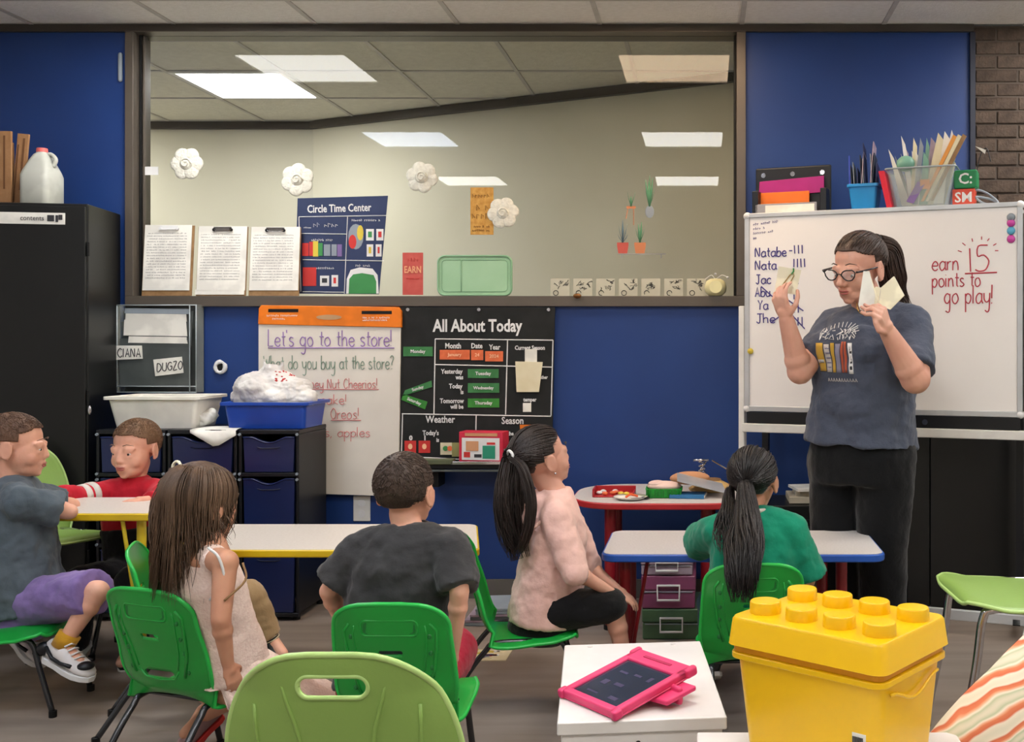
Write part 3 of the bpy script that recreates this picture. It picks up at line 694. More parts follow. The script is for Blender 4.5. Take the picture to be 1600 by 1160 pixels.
# ------------------------------------------------------------------ navy drawer carts
m_fr = mat('black_plastic', (17,19,25), .38, .4); m_dr = mat('navy_plastic', (26,38,84), .3, .5, c2=(22,33,76), scale=5)
DX = [(-2.665,-2.36),(-2.352,-2.047),(-2.040,-1.775)]; DY0, DY1 = 4.585, 4.92; DTOP = .838
for k, (x0, x1) in enumerate(DX):
    w_ = x1-x0; t = thing('drawer_cart', ['navy drawer cart under the white bin, beside the cabinet','middle navy drawer cart under the drooping paper','navy drawer cart under the blue bin, beside the flip chart'][k], 'drawer cart', ((x0+x1)/2, DY0, 0), 0, 'navy drawer carts along the wall')
    h2 = w_/2; D = DY1-DY0
    M().box(-h2,-h2+.014,.0,D,.03,DTOP-.02).build('side_frame', m_fr, t, bevel=.004); M().box(h2-.014,h2,.0,D,.03,DTOP-.02).build('side_frame', m_fr, t, bevel=.004)
    M().box(-h2,h2,0,D,DTOP-.02,DTOP).build('top_panel', m_fr, t, bevel=.004)
    M().box(-h2+.01,h2-.01,D-.02,D-.005,.03,DTOP-.03).build('back_panel', m_fr, t)
    for z in (.645, .335, .03): M().box(-h2,h2,-.004,.012,z-.012,z+.004).build('rail', m_fr, t, bevel=.002)
    for x in (-h2+.02,h2-.02):
        for y in (.03,D-.03): M().cyl((x,y,0),(x,y,.035),.014).build('foot', m_blk, t)
    for z in (.818,.645,.62,.335): 
        for s in (-1,1): M().cyl((s*(h2-.007),-.009,z),(s*(h2-.007),0,z),.006,n=10).build('peg', m_gry, t)
    for (z0, z1) in ((.652,.812),(.342,.630),(.036,.318)):
        n = 16; pts = []
        for i in range(n+1):
            u = i/n; x = -h2+.02+(w_-.04)*u; dip = .024*max(0, math.sin(PI*min(1,max(0,(u-.18)/.64))))**1.2
            pts.append((x, z1-.004-dip))
        vs = [V((x,0.002,z)) for x, z in pts] + [V((h2-.026,.002,z0)), V((-h2+.026,.002,z0))]
        M().prism(vs[::-1], (0,.02,0)).build('drawer', m_dr, t, bevel=.002)
        M().tube([V((x,.001,z-.004)) for x, z in pts], .004, 6).build('drawer_lip', m_dr, t, smooth=True)
        zz = z1-.055
        M().tube([(-.05,.001,zz+.004),(-.03,-.001,zz),(.03,-.001,zz),(.05,.001,zz+.004)], .0025, 5).build('drawer_grip', mat('darker_navy_plastic',(18,24,54),.4), t)  # grip line in a darker navy than the drawer front
# bins
def bin_(name, lab, cx, y, z, wt, wb_, dt, db, h, m_, rot=0, rim=.012):
    t = thing(name, lab, 'bin', (cx, y, z), rot)
    A = lambda hx, hy, zz, r=.02: [V((v.x, v.z, zz)) for v in rrect(2*hx, 2*hy, r, 0)]
    M().rings([A(wb_/2,db/2,0), A(wt/2-.004,dt/2-.004,h-.012), A(wt/2-.004,dt/2-.004,h), A(wt/2-.010,dt/2-.010,h), A(wb_/2-.006,db/2-.006,.005)]).build('tub', m_, t, smooth=False)
    M().rings([A(wt/2-.006,dt/2-.006,h-.012), A(wt/2+rim,dt/2+rim,h-.012), A(wt/2+rim,dt/2+rim,h+.002), A(wt/2-.006,dt/2-.006,h+.002)], cap=False, closed=True).build('rim', m_, t, bevel=.002)
    return t
t = bin_('storage_bin', 'white plastic bin on the navy drawers beside the cabinet', -2.445, 4.765, DTOP+.001, .405, .35, .27, .22, .14, mat('white_plastic',(242,240,230),.4,.4))
tag(blob('crumpled_paper', M().ell((0,0,.035),(.045,.04,.034)).ell((.02,.02,.05),(.035,.03,.03)), m_paper, vox=.006, smooth=1, disp=.03, dscale=.03, org=(0,0,0)), 'crumpled white paper between the white and blue bins', 'paper').location = W(318,667,4.73) + V((0,0,.0))
bpy.context.view_layer.update()
o = [x for x in COL.objects if x.name == 'crumpled_paper'][0]; o.location.z = DTOP+.004
# drooping sheet
g = []; nx, ny = 8, 10
for j in range(ny+1):
    for i in range(nx+1):
        u, v = i/nx, j/ny; x = -2.26+.20*u + .02*v; y = 4.74-.2*v; z = DTOP+.003
        if y < DY0: pass
        if v > .7: z -= max(0,v-.74)*.30*(1-abs(u-.55)*1.5); y = 4.572-(v-.7)*.04
        g.append(V((x, y, z)))
mb = M().add(g, [(j*(nx+1)+i, j*(nx+1)+i+1, (j+1)*(nx+1)+i+1, (j+1)*(nx+1)+i) for j in range(ny) for i in range(nx)])
o = mb.build('paper_sheet', m_paper, smooth=True); s = o.modifiers.new('s','SOLIDIFY'); s.thickness = .0012; s.offset = 1
tag(o, 'white paper sheet drooping over the front of the navy drawers', 'paper')
t = bin_('storage_bin', 'royal blue plastic bin holding a white plastic bag', -1.945, 4.76, DTOP+.001, .37, .34, .27, .23, .115, mat('royal_blue_plastic',(24,72,176),.35,.5))
m_bag = mat('white_plastic_bag', (228,226,222), .35, .5, c2=(204,200,198), scale=9, bump=.5, bscale=22, alpha=.97)
bg = M().ell((0,0,.02),(.195,.12,.095)).ell((0,0,.06),(.15,.1,.09)).ell((-.06,-.02,.07),(.12,.1,.075)).ell((.07,0,.06),(.11,.1,.06)).ell((-.01,.0,.13),(.055,.05,.05)).capsule((-.03,0,.15),(-.045,0,.195),.02,.008).capsule((.03,0,.14),(.05,-.01,.185),.025,.008).ell((.16,-.02,.01),(.05,.06,.05))
o = blob('plastic_bag', bg, m_bag, vox=.005, smooth=3, disp=.03, dscale=.10, hard=True); o.location = (-1.958, 4.76, DTOP+.112)
bpy.context.view_layer.update()
bvh = BVHTree.FromObject(o, bpy.context.evaluated_depsgraph_get()); tag(o, 'crumpled white plastic bag with red print in the blue bin', 'bag')
rp = M(); random.seed(3)
for i in range(26):
    x, z = random.uniform(.02,.095), random.uniform(.095,.15)
    h = bvh.ray_cast(V((x,-1,z)), V((0,1,0)))
    if h[0]: rp.ell(h[0], (random.uniform(.003,.008),.002,random.uniform(.003,.006)), n=6, m=4)
rp.build('red_print', m_red, o)
# ------------------------------------------------------------------ red table by the wall
m_rt = mat('red_laminate_edge', (178,38,44), .35, .5); m_rl = mat('dark_red_leg', (142,26,36), .3, .5); m_top = mat('grey_laminate', (206,202,200), .35, .4, c2=(196,191,188), scale=120)
def table(name, lab, cx, y0, y1, w_, h, edge, legm, skew=0, top=m_top, leg_r=.022, corner=.05, thick=.028, legs=None, rot=0, group=None):
    t = thing(name, lab, 'table', (cx, (y0+y1)/2, 0), rot, group); d = (y1-y0)
    ol = [V((v.x, v.z, 0)) for v in rrect(w_, d, corner, 0, 8)]
    il = [V((v.x, v.z, 0)) for v in rrect(w_-.014, d-.014, corner-.006, 0, 8)]
    for p in ol+il:
        if p.x > 0: p.x -= skew*(p.y/d+.5)
    M().prism([p+V((0,0,h-thick)) for p in ol], (0,0,thick-.001)).build('edge_band', edge, t, bevel=.006)
    M().prism([p+V((0,0,h-.004)) for p in il], (0,0,.004)).build('tabletop', top, t)
    for (lx, ly) in legs or [(sx*(w_/2-.07), sy*(d/2-.06)) for sx in (-1,1) for sy in (-1,1)]:
        M().cyl((lx,ly,.02),(lx,ly,h-thick),leg_r).build('leg', legm, t, smooth=False, bevel=.002)
        M().cyl((lx,ly,0),(lx,ly,.02),leg_r*1.15).build('foot_cap', m_blk, t)
    return t
table('side_table', 'low red edged rounded table against the blue wall covered with craft items', -.17, 4.33, 4.93, .80, .555, m_rt, m_rl, corner=.22, leg_r=.024, legs=[(-.23,-.17),(.18,-.17),(-.23,.18),(.2,.18)])
TZ = .556
def P(px, py, z, zz=TZ): p = W(px, py, z); return (p.x, z, zz)
t = thing('craft_tray', 'red craft tray with beads and scraps, left end of the red table', 'tray', P(960,760,4.55))
M().box(-.09,.09,-.06,.06,0,.006).box(-.09,.09,.052,.06,0,.035).box(-.09,-.082,-.06,.06,0,.035).box(.082,.09,-.06,.06,0,.02).build('tray_base', m_rt, t, bevel=.002)
random.seed(9)
for i in range(10):
    M().ell((random.uniform(-.07,.07), random.uniform(-.05,.04), .014), (.014,.012,.008), n=8, m=6).build('craft_scrap', (m_os,m_cw,m_red,m_yel)[i%4], t, smooth=True)
t = thing('paper_plate', 'small heap of white craft paper in front of the red tray', 'paper', P(985,768,4.44))
M().lathe([(.001,.001),(.05,.001),(.07,.012),(.072,.013),(.05,.005),(.001,.004)]).build('plate', m_paper, t, smooth=True)
M().tube([(-.02,0,.008),(.0,.01,.02),(.03,.02,.01)], .005).build('paper_scrap', m_org, t)
t = thing('glue_scissors', 'small black and white scissors lying by the green sponge', 'scissors', P(1003,770,4.42), .4)
M().tube([(-.05,0,.006),(.02,.005,.006)], .004).build('blade', m_chrome, t); M().tube([(.02+.015*math.cos(a*PI/6),.012+.01*math.sin(a*PI/6),.006) for a in range(12)], .004, closed=True).build('grip', m_blk, t)
t = thing('craft_basket', 'bright green basket with pink and white contents on the red table', 'basket', P(1038,768,4.52))
A = lambda hx, hy, zz: [V((v.x, v.z, zz)) for v in rrect(2*hx, 2*hy, .02, 0)]
gb = mat('bright_green_plastic',(30,160,52),.4,c2=(20,130,40),scale=60)
M().rings([A(.07,.05,0),A(.08,.06,.04),A(.075,.055,.04),A(.066,.046,.004)]).build('basket_body', gb, t, bevel=.002)
for i in range(9): M().box(-.076+i*.018,-.07+i*.018,-.063,-.055,.006,.036).build('slat', mat('deep_green_plastic',(18,120,38),.4), t)
M().ell((0,0,.045),(.075,.05,.022)).ell((-.03,0,.055),(.04,.04,.015)).build('contents', mat('pale_pink_foam',(232,200,190),.7), t, smooth=True)
t = thing('book', 'teal blue book under the grey plastic sleeve on the red table', 'book', P(1075,770,4.50), -.1)
M().box(-.075,.075,-.05,.06,0,.016).build('cover', mat('teal_cover',(44,110,160),.5), t, bevel=.002); M().box(-.073,.076,-.049,.059,.003,.013).build('pages', m_paper, t)
t = thing('document_sleeve', 'grey plastic sleeve sloping over the items on the red table', 'sleeve', P(1090,768,4.55,TZ+.018), .15)
M().quadbox([(-.1,-.08,.055),(.11,-.11,.002),(.12,.07,.02),(-.08,.08,.07)], (0,0,.003)).build('sleeve', mat('grey_film',(170,172,176),.25,.5), t)
M().ell((-.02,.10,.045),(.09,.03,.03)).build('craft_foam', mtn, t, smooth=True)
t = thing('craft_hat', 'tan straw craft piece with brown band behind the grey sleeve', 'craft', P(1112,760,4.72))
M().lathe([(.001,0),(.1,0),(.105,.008),(.07,.03),(.04,.045),(.001,.05)]).build('brim', mat('straw',(206,170,110),.8,bump=.4), t, smooth=True)
M().lathe([(.041,.034),(.042,.05),(.036,.052)]).build('band', m_wood, t, smooth=True)
t = thing('desk_clamp', 'small silver spring clamp with thin arm standing on the red table', 'clamp', P(1097,765,4.80))
M().box(-.035,.035,-.03,.03,0,.012).build('clamp_base', m_chrome, t, bevel=.002)
sp = M().tube([(.016*math.cos(a*.9), .012*math.sin(a*.9), .012+.11*a/40) for a in range(41)], .0035, 6); sp.box(-.04,.03,-.012,.012,.122,.13); sp.tube([(.02,0,.12),(-.015,0,.075),(.012,0,.06)],.004,6); sp.build('spring', m_chrome, t, smooth=True)
M().tube([(.045,0,.125),(.12,0,.08)], .0035, 6).tube([(.12,0,.08),(.13,0,.02)], .002, 6).build('arm', m_chrome, t)
# ------------------------------------------------------------------ cases under the table
def case(name, lab, px0, px1, z0, z1, zz, m_, hm=m_cw):
    a, b = W(px0,900,zz), W(px1,900,zz); w_ = b.x-a.x; t = thing(name, lab, 'storage case', ((a.x+b.x)/2, zz, z0), 0, 'stacked craft cases under the blue table'); h = z1-z0
    M().box(-w_/2,w_/2,0,.30,0,h*.55).build('case_body', m_, t, bevel=.006); M().box(-w_/2-.003,w_/2+.003,-.003,.303,h*.55+.001,h).build('case_lid', m_, t, bevel=.006)
    M().tube([(-.045,-.012,h*.72),(-.045,-.016,h*.28),(.045,-.016,h*.28),(.045,-.012,h*.72)], .0055, 8, closed=True).build('latch', hm, t, smooth=True)
    M().box(-w_/2+.01,w_/2-.01,-.006,-.003,h*.5,h*.53).build('seam', m_gry, t)
    return t
m_pk = mat('translucent_plum_plastic', (142,74,108), .3, .5, c2=(126,66,98), scale=12); m_cg = mat('translucent_green_plastic', (84,118,84), .3, .5, c2=(72,104,76), scale=12); m_cl2 = mat('cloudy_plastic', (176,160,172), .3, .5, c2=(150,130,146), scale=14)
case('craft_case', 'green storage case at the bottom of the stack under the blue table', 1004, 1094, .0, .125, 4.30, m_cg)
case('craft_case', 'plum storage case in the middle of the stack under the blue table', 1003, 1086, .127, .262, 4.30, m_pk)
case('craft_case', 'cloudy storage case on top of the stack under the blue table', 1002, 1082, .264, .34, 4.30, m_cl2)
# ------------------------------------------------------------------ media cabinets behind the easel
t = thing('low_cabinet', 'low black equipment stand behind the teacher with papers on top', 'cabinet', (.62, 4.62, 0))
M().box(-.33,.24,0,.33,.0,.5).build('body', m_cab, t, bevel=.004); M().box(-.31,.22,-.012,0,.05,.30).build('door', m_cab, t, bevel=.003)
for z in (.40,.43): M().box(-.30,.2,-.004,0,z,z+.008).build('vent_slat', m_fr, t)
for x in (-.05,-.02,.0): M().cyl((x,-.004,.46),(x,0,.46),.005,n=8).build('button', m_gry, t)
tag(M().box(-.16,.16,-.09,.12,0,.03).box(-.13,.19,-.06,.10,.03,.055).build('paper_stack', mat('tan_paper',(186,176,156),.8), loc=(.54,4.75,.502), bevel=.003), 'tan paper stack on the low black stand', 'papers')
tag(M().box(-.1,.1,-.08,.08,0,.012).build('paper_stack', m_paper, loc=(.50,4.74,.558), rot=.2), 'white sheets lying on the tan paper stack', 'papers')
t = thing('blue_folder', 'light blue folder standing on edge beside the black stand', 'folder', (.262, 4.50, 0)); M().box(-.007,.007,0,.2,0,.52).build('cover', mat('light_blue_plastic',(70,140,205),.4), t, bevel=.002); M().box(-.0075,-.0055,.01,.19,.01,.51).build('label_strip', m_gry, t)
t = thing('tall_cabinet', 'black double door cabinet behind the right half of the whiteboard', 'cabinet', (1.19, 4.64, 0))
M().box(-.29,.29,.02,.34,.0,.885).build('body', m_cab, t, bevel=.004); M().box(-.288,-.19,0,.02,.05,.875).build('door', m_cab, t, bevel=.003); M().box(-.186,.288,0,.02,.05,.875).build('door', m_cab, t, bevel=.003)
# ------------------------------------------------------------------ whiteboard easel
EA = math.atan2(-.4, 1.1); EO = V((.195, 4.70, 0)); EX = V((math.cos(EA), math.sin(EA), 0)); EN = V((-math.sin(EA), math.cos(EA), 0))   # EN points behind the board
BW = 1.175; BZ0, BZ1 = .925, 1.787
def bl(px, py, d=0):
    """board-local (x, z) of a pixel on the plane d behind the board"""
    r = V(((px-1100)/FOC, 1, -(py-534)/FOC)); o_ = V((0,0,CAM_H)); s = (EO + EN*d - o_).dot(EN)/r.dot(EN); p = o_ + r*s
    return (p-EO).dot(EX), p.z
ez = thing('whiteboard_easel', 'white framed rolling whiteboard easel with purple and red handwriting', 'whiteboard', EO, EA)
m_wb = mat('whiteboard_surface', (235,232,230), .22, .5, c2=(231,228,226), scale=2); m_al = mat('pale_aluminium', (196,200,204), .3, .5, metal=.3)
M().box(0,BW,-.006,.012,BZ0,BZ1).build('board', m_wb, ez)
f = M(); 
for x0,x1,z0,z1 in ((-.008,BW+.008,BZ1-.008,BZ1+.012),(-.008,BW+.008,BZ0-.012,BZ0+.012),(-.010,.012,BZ0,BZ1),(BW-.012,BW+.010,BZ0,BZ1)): f.box(x0,x1,-.014,.016,z0,z1)
f.build('board_frame', m_al, ez, bevel=.003)
for x in (0,BW):
    for z in (BZ0,BZ1): M().ell((x,0,z),(.018,.02,.018)).build('corner_cap', m_cw, ez, smooth=True)
M().box(0,BW,-.012,.012,BZ0-.065,BZ0-.014).build('lower_panel', m_fr, ez, bevel=.002)
M().cyl((.79,-.012,BZ0-.04),(.79,-.018,BZ0-.04),.012).build('lock', m_chrome, ez)
M().box(-.02,BW+.02,-.02,.02,BZ0-.105,BZ0-.066).build('crossbar', m_white, ez, bevel=.004)
M().box(-.04,-.012,-.01,.03,.02,1.385).build('post', m_white, ez, bevel=.005); M().box(BW+.016,BW+.046,-.01,.03,.02,1.385).build('post', m_white, ez, bevel=.005)
M().box(-.02,BW+.02,.0,.02,.055,.10).build('crossbar', m_al, ez, bevel=.004)
for x in (-.026, BW+.031):
    M().box(x-.016,x+.016,-.22,.30,.03,.055).build('foot_bar', m_white, ez, bevel=.004)
    for y in (-.2,.28): M().cyl((x-.012,y,.025),(x+.012,y,.025),.024).build('caster', m_fr, ez)
M().box(-.0,BW,.02,.26,BZ1-.006,BZ1+.010).build('top_shelf', m_white, ez, bevel=.003)
M().box(.0,.03,.225,.255,.05,BZ1-.03).build('rear_post', m_fr, ez); M().box(BW-.03,BW,.225,.255,.05,BZ1-.03).build('rear_post', m_fr, ez)
for x in (.0,BW-.03): M().box(x,x+.03,.0,.24,.055,.08).build('rear_brace', m_fr, ez)
SH = BZ1+.011
pm = mat('blue_purple_marker', (74,66,140), .6); rm = mat('red_board_marker', (190,62,78), .6)
def bhand(text, px, py, px1, m_, xh, r, under=False, wob=.03):
    (x0, z0), (x1, z1) = bl(px,py), bl(px1,py); tot = sum(.7 if c == ' ' else GL.get(c, GL['o'])[1]+.12 for c in text)
    mb = M(); strokes(mb, text, (x0,-.0075,z0), V(((x1-x0)/tot/xh,0,0)), V((0,0,1)), xh, r, under=under, wob=wob, N=V((0,-1,0))); mb.build('handwriting', m_, ez)
random.seed(21)
for (s,x,y,x1) in (('Natabe',1181,402,1231),('Nata',1181,422,1216),('Jac',1182,444,1207),('Abu',1181,464,1206),('Ya',1185,484,1203),('Jhe',1183,505,1214)): bhand(s,x,y,x1,pm,.024,.0026)
for (s,x,y,x1) in (('-|||',1234,397,1260),('||||',1241,418,1263),('||',1241,444,1254),('||',1241,468,1254),('||',1241,489,1254),('|||',1241,509,1260)): bhand(s,x,y,x1,pm,.022,.0026)
mb = M()
for a, b in (((1222,462),(1256,486)),((1236,490),(1258,514)),((1190,448),(1215,470)),((1205,505),(1222,492))): 
    (x0,z0),(x1,z1) = bl(*a), bl(*b); mb.tube([(x0,-.0075,z0),(x1,-.0075,z1)], .0026, 4)
mb.build('handwriting', pm, ez)
bhand('earn', 1457, 423, 1501, rm, .037, .0025); bhand('15', 1513, 425, 1553, rm, .060, .0028); bhand('points to', 1457, 449, 1535, rm, .036, .0025); bhand('go play!', 1476, 475, 1556, rm, .042, .0025)
mb = M(); (x0,z0),(x1,z1) = bl(1508,428), bl(1558,426); mb.tube([(x0,-.0075,z0),(x1,-.0075,z1)], .003, 4)
for a, b in (((1497,392),(1503,394)),((1504,380),(1509,384)),((1519,373),(1520,378)),((1534,370),(1534,375)),((1546,373),(1543,377)),((1557,381),(1552,384)),((1560,392),(1555,392))):
    (x0,z0),(x1,z1) = bl(*a), bl(*b); mb.tube([(x0,-.0075,z0),(x1,-.0075,z1)], .002, 4)
mb.build('handwriting', rm, ez)
mb = M()
for (x,y,l) in ((1178,353,42),(1178,360,20),(1178,367,34),(1178,375,6)): 
    a, z = bl(x,y); scribble(mb, (a,-.0075,z), V((1,0,.08)), Z1, l/358, .012, .0013)
mb.build('small_writing', pm, ez)
for k, (x,y,m_) in enumerate(((1580,340,m_gry),(1580,349,mat('magenta_magnet',(196,70,160),.3)),(1580,361,mat('sky_magnet',(90,170,205),.3)),(1580,374,mat('magenta_magnet',(196,70,160),.3)))):
    a, z = bl(x,y); t = M().lathe([(.0001,0),(.016,0),(.017,.003),(.012,.01),(.0001,.012)]); t.v = [V((v.x,-v.z,v.y)) for v in t.v]
    o = t.build('round_magnet', m_, smooth=True); o.location = EO + EX*a - EN*.0065 + V((0,0,z)); o.rotation_euler = (0,0,EA)
    tag(o, ['small grey magnet at the top right corner of the whiteboard','upper magenta magnet on the whiteboard','light blue magnet between two magenta ones','lower magenta magnet on the whiteboard'][k], 'magnet', 'magnets on the whiteboard corner')
a, z = bl(1173,549); t = M().lathe([(.0001,0),(.013,0),(.013,.008),(.0001,.01)]); t.v = [V((v.x,-v.z,v.y)) for v in t.v]
o = t.build('round_magnet', m_yel, smooth=True); o.location = EO + EX*a - EN*.0065 + V((0,0,z)); tag(o, 'yellow magnet low on the left edge of the whiteboard', 'magnet')
# things on top of the easel shelf
def on_shelf(name, lab, cat, px, d):
    a, z = bl(px, 330, d); t = thing(name, lab, cat, EO + EX*a + EN*d + V((0,0,SH)), EA); return t, a
t, a0 = on_shelf('desk_organizer', 'black wire organizer with magenta and orange folders above the whiteboard', 'organizer', 1235, .15)
M().box(-.18,.18,.04,.055,0,.235).build('back_panel', m_fr, t, bevel=.012, )
M().box(-.175,-.145,-.03,.04,0,.12).build('side_panel', m_fr, t, bevel=.004); M().box(.145,.175,-.03,.04,0,.12).build('side_panel', m_fr, t, bevel=.004)
for x in (-.14,0,.14): M().cyl((x,.036,.20),(x,.04,.20),.011).build('screw', m_chrome, t)
M().quadbox([(-.16,.03,.10),(.15,.03,.108),(.15,.025,.182),(-.155,.025,.170)], (0,.006,0)).build('folder', mat('magenta_folder',(176,40,128),.45), t, bevel=.001)
M().box(-.152,.085,.01,.018,.05,.115).build('folder', mat('orange_folder',(238,120,34),.45), t, bevel=.001)
M().box(-.16,.13,-.03,-.02,.0,.058).build('front_pocket', mat('silver_grey_plastic',(150,150,156),.4), t, bevel=.003)
M().box(-.11,.12,-.033,-.0305,.018,.05).build('label_strip', m_paper, t)
t, a0 = on_shelf('marker_bucket', 'bright blue square bucket packed with dark narrow folders', 'bucket', 1352, .12)
A = lambda hx, hy, zz, r=.012: [V((v.x, v.z, zz)) for v in rrect(2*hx, 2*hy, r, 0)]
mbk = mat('bright_blue_plastic',(28,140,210),.35,.5)
M().rings([A(.052,.045,0),A(.064,.058,.105),A(.064,.058,.118),A(.06,.054,.118),A(.05,.042,.004)]).build('tub', mbk, t, bevel=.002)
M().rings([A(.061,.055,.106),A(.071,.065,.106),A(.071,.065,.12),A(.061,.055,.12)], cap=False, closed=True).build('rim', mbk, t, bevel=.002)
random.seed(4)
ms = [mat('dark_slate_folder',(40,48,66),.5), m_gry, mat('navy_folder',(30,38,80),.5), m_cl2]
for i in range(11):
    x = -.048+i*.0095; h = random.uniform(.19,.27) + (.10 if i in (6,7) else 0); lean = random.uniform(-.02,.025)
    M().quadbox([(x,-.035,.01),(x,.035,.01),(x+lean,.035,h-.02),(x+lean,-.03,h)], (.0035,0,0)).build('folder', ms[i%4], t)
M().tube([(-.063,-.03,.1),(-.066,-.03,.25)], .003, 6).build('ruler', mat('blue_ruler',(70,90,200),.4), t)
t, a0 = on_shelf('clear_bin', 'clear plastic bin overflowing with papers, strips and plastic sleeves', 'bin', 1442, .12)
M().rings([A(.115,.07,0,.02),A(.145,.09,.165,.02),A(.150,.095,.17,.02),A(.150,.095,.173,.02),A(.142,.087,.17,.02),A(.112,.067,.004,.02)]).build('tub', m_clear, t, smooth=False)
M().tube([p for p in A(.150,.095,.172,.02)], .004, 6, closed=True).build('rim', m_edge, t, smooth=True)
M().quadbox([(-.140,-.10,.0),(-.115,-.105,.0),(-.150,-.10,.165),(-.178,-.095,.165)], (0,.15,0)).build('red_binder', mat('bright_red_plastic',(214,24,52),.4), t, bevel=.004)
cols = [m_cw, m_gry, m_crm, mat('seafoam_film',(120,170,150),.4), m_cl2, m_paper, m_crm, mat('pale_grey_film',(186,190,188),.3)]
random.seed(15)
for i in range(22):
    x0 = random.uniform(-.09,.06); y0 = random.uniform(-.05,.05); lean = (x0+.02)*random.uniform(.6,1.3)+random.uniform(-.03,.05); h = random.uniform(.24,.335); wd = random.uniform(.02,.05); y1 = y0+random.uniform(-.02,.02)
    M().quadbox([(x0,y0,.02),(x0+wd,y0+.003,.02),(x0+wd*.9+lean,y1,h-.04),(x0+wd*.3+lean,y1,h)], (0,.002,0)).build('paper_strip', cols[i%8], t)
for i in range(3): M().quadbox([(.0+i*.02,-.06,.03),(.012+i*.02,-.06,.03),(.15+i*.02,-.05,.30),(.135+i*.02,-.05,.31)], (0,.008,0)).build('wooden_stick', (mat('orange_stick',(224,150,64),.5), m_crm, m_wood)[i], t)
M().ell((-.07,-.03,.2),(.04,.03,.035)).build('foam_ball', mat('seafoam_film',(120,170,150),.4), t, smooth=True)
M().quadbox([(-.06,-.075,.03),(-.03,-.075,.02),(.02,-.08,.10),(-.01,-.08,.115)], (0,.002,0)).build('label_strip', m_pur, t)
M().quadbox([(.0,-.078,.08),(.04,-.078,.08),(.04,-.082,.12),(.0,-.082,.12)], (0,.002,0)).build('tag', mtn, t)
for k, (px, zz, s_, m_, tx_, lab) in enumerate([(1507,0,.075,mat('coral_cube',(206,74,52),.5),'SM','coral red letter cube under the green cube'),(1510,.076,.08,mat('green_cube',(24,120,70),.5),'C:','green rounded cube with white marks on top of the coral cube')]):
    t, a0 = on_shelf('letter_cube', lab, 'cube', px, .10); t.location.z += zz; t['group'] = 'letter cubes on the easel'
    b_ = M().box(-s_*.62,s_*.62,-s_/2,s_/2,0,s_).build('cube', m_, t, bevel=.01 if k else .003)
    lettering(tx_, V((0,-s_/2,s_*.5)), s_*.8, m_cw, t, bold=.001)
t, a0 = on_shelf('cable_coil', 'loose grey cable coil at the right end of the easel top', 'cable', 1540, .08)
M().tube(catmull([(-.06,0,.006),(-.05,.02,.07),(0,.03,.06),(.05,.0,.012),(0,-.03,.006),(-.04,.0,.04),(.02,.02,.03),(.06,.03,.006)],8), .005, 8).build('cable', m_gry, t, smooth=True)
M().tube(catmull([(-.06,.02,.0),(-.03,.03,.2),(.0,.03,.25),(.02,.02,.19)],8), .0025, 6).build('wire', m_fr, t, smooth=True); M().quadbox([(-.045,.02,.26),(-.005,.02,.225),(.0,.02,.24),(-.02,.02,.25)], (0,.002,0)).build('tag', m_paper, t)
# ================================================================== CHAIRS
def shell_mesh(w_, prof, wfun, curl, nu=20, thick=.006, holes=(), seat_t=.5):
    """prof: (y,z) control points from the seat front to the back top; returns a solid shell"""
    P0 = catmull([V((0,y,z)) for y, z in prof], 9); L0 = [0]; vs = []
    for i in range(1, len(P0)): L0.append(L0[-1] + (P0[i]-P0[i-1]).length)
    vl = [0,.003,.009,.018,.03,.045,.065] + [.09+.82*i/44 for i in range(45)] + [.93,.95,.966,.979,.989,.996,1]
    P_ = []; L = []
    for v in vl:
        q = v*L0[-1]; i = max(0, min(len(L0)-2, next((k for k in range(len(L0)-1) if L0[k+1] >= q), len(L0)-2)))
        P_.append(P0[i].lerp(P0[i+1], (q-L0[i])/(L0[i+1]-L0[i]+1e-12))); L.append(q)
    n = len(P_)
    for i in range(n):
        v = L[i]/L[-1]; t = (P_[min(i+1,n-1)] - P_[max(i-1,0)]).normalized(); nrm = V((0,-t.z,t.y)) # points up / forward
        if nrm.y < 0 and t.z > .5: nrm = -nrm
        hw = wfun(v)*w_/2
        for j in range(nu+1):
            u = -1+2*j/nu
            vs.append(P_[i] + V((u*hw,0,0)) + nrm*curl(v)*(abs(u)**2.5)*min(1,v/.14)*min(1,(1-v)/.10))
    fs = [(i*(nu+1)+j, i*(nu+1)+j+1, (i+1)*(nu+1)+j+1, (i+1)*(nu+1)+j) for i in range(n-1) for j in range(nu)]
    rim = [i*(nu+1) for i in range(n)] + [(n-1)*(nu+1)+j for j in range(1,nu+1)] + [i*(nu+1)+nu for i in range(n-2,-1,-1)] + [j for j in range(nu-1,0,-1)]
    return vs, fs, [vs[i] for i in rim], P_, L
def wf(v, top=.10, front=.10, p=2.6, wtop=.92, wfront=.95, waist=None):
    w_ = 1
    if v > .5: w_ = 1 + (wtop-1)*((v-.5)/.5)
    else: w_ = 1 + (wfront-1)*((.5-v)/.5)
    if waist: w_ *= 1 - waist*math.exp(-((v-.5)/.07)**2)
    if v > 1-top: w_ *= (max(0, 1-((v-1+top)/top)**p))**(1/p)*.80+.20
    if v < front: w_ *= (max(0, 1-((front-v)/front)**p))**(1/p)*.55+.45
    return w_
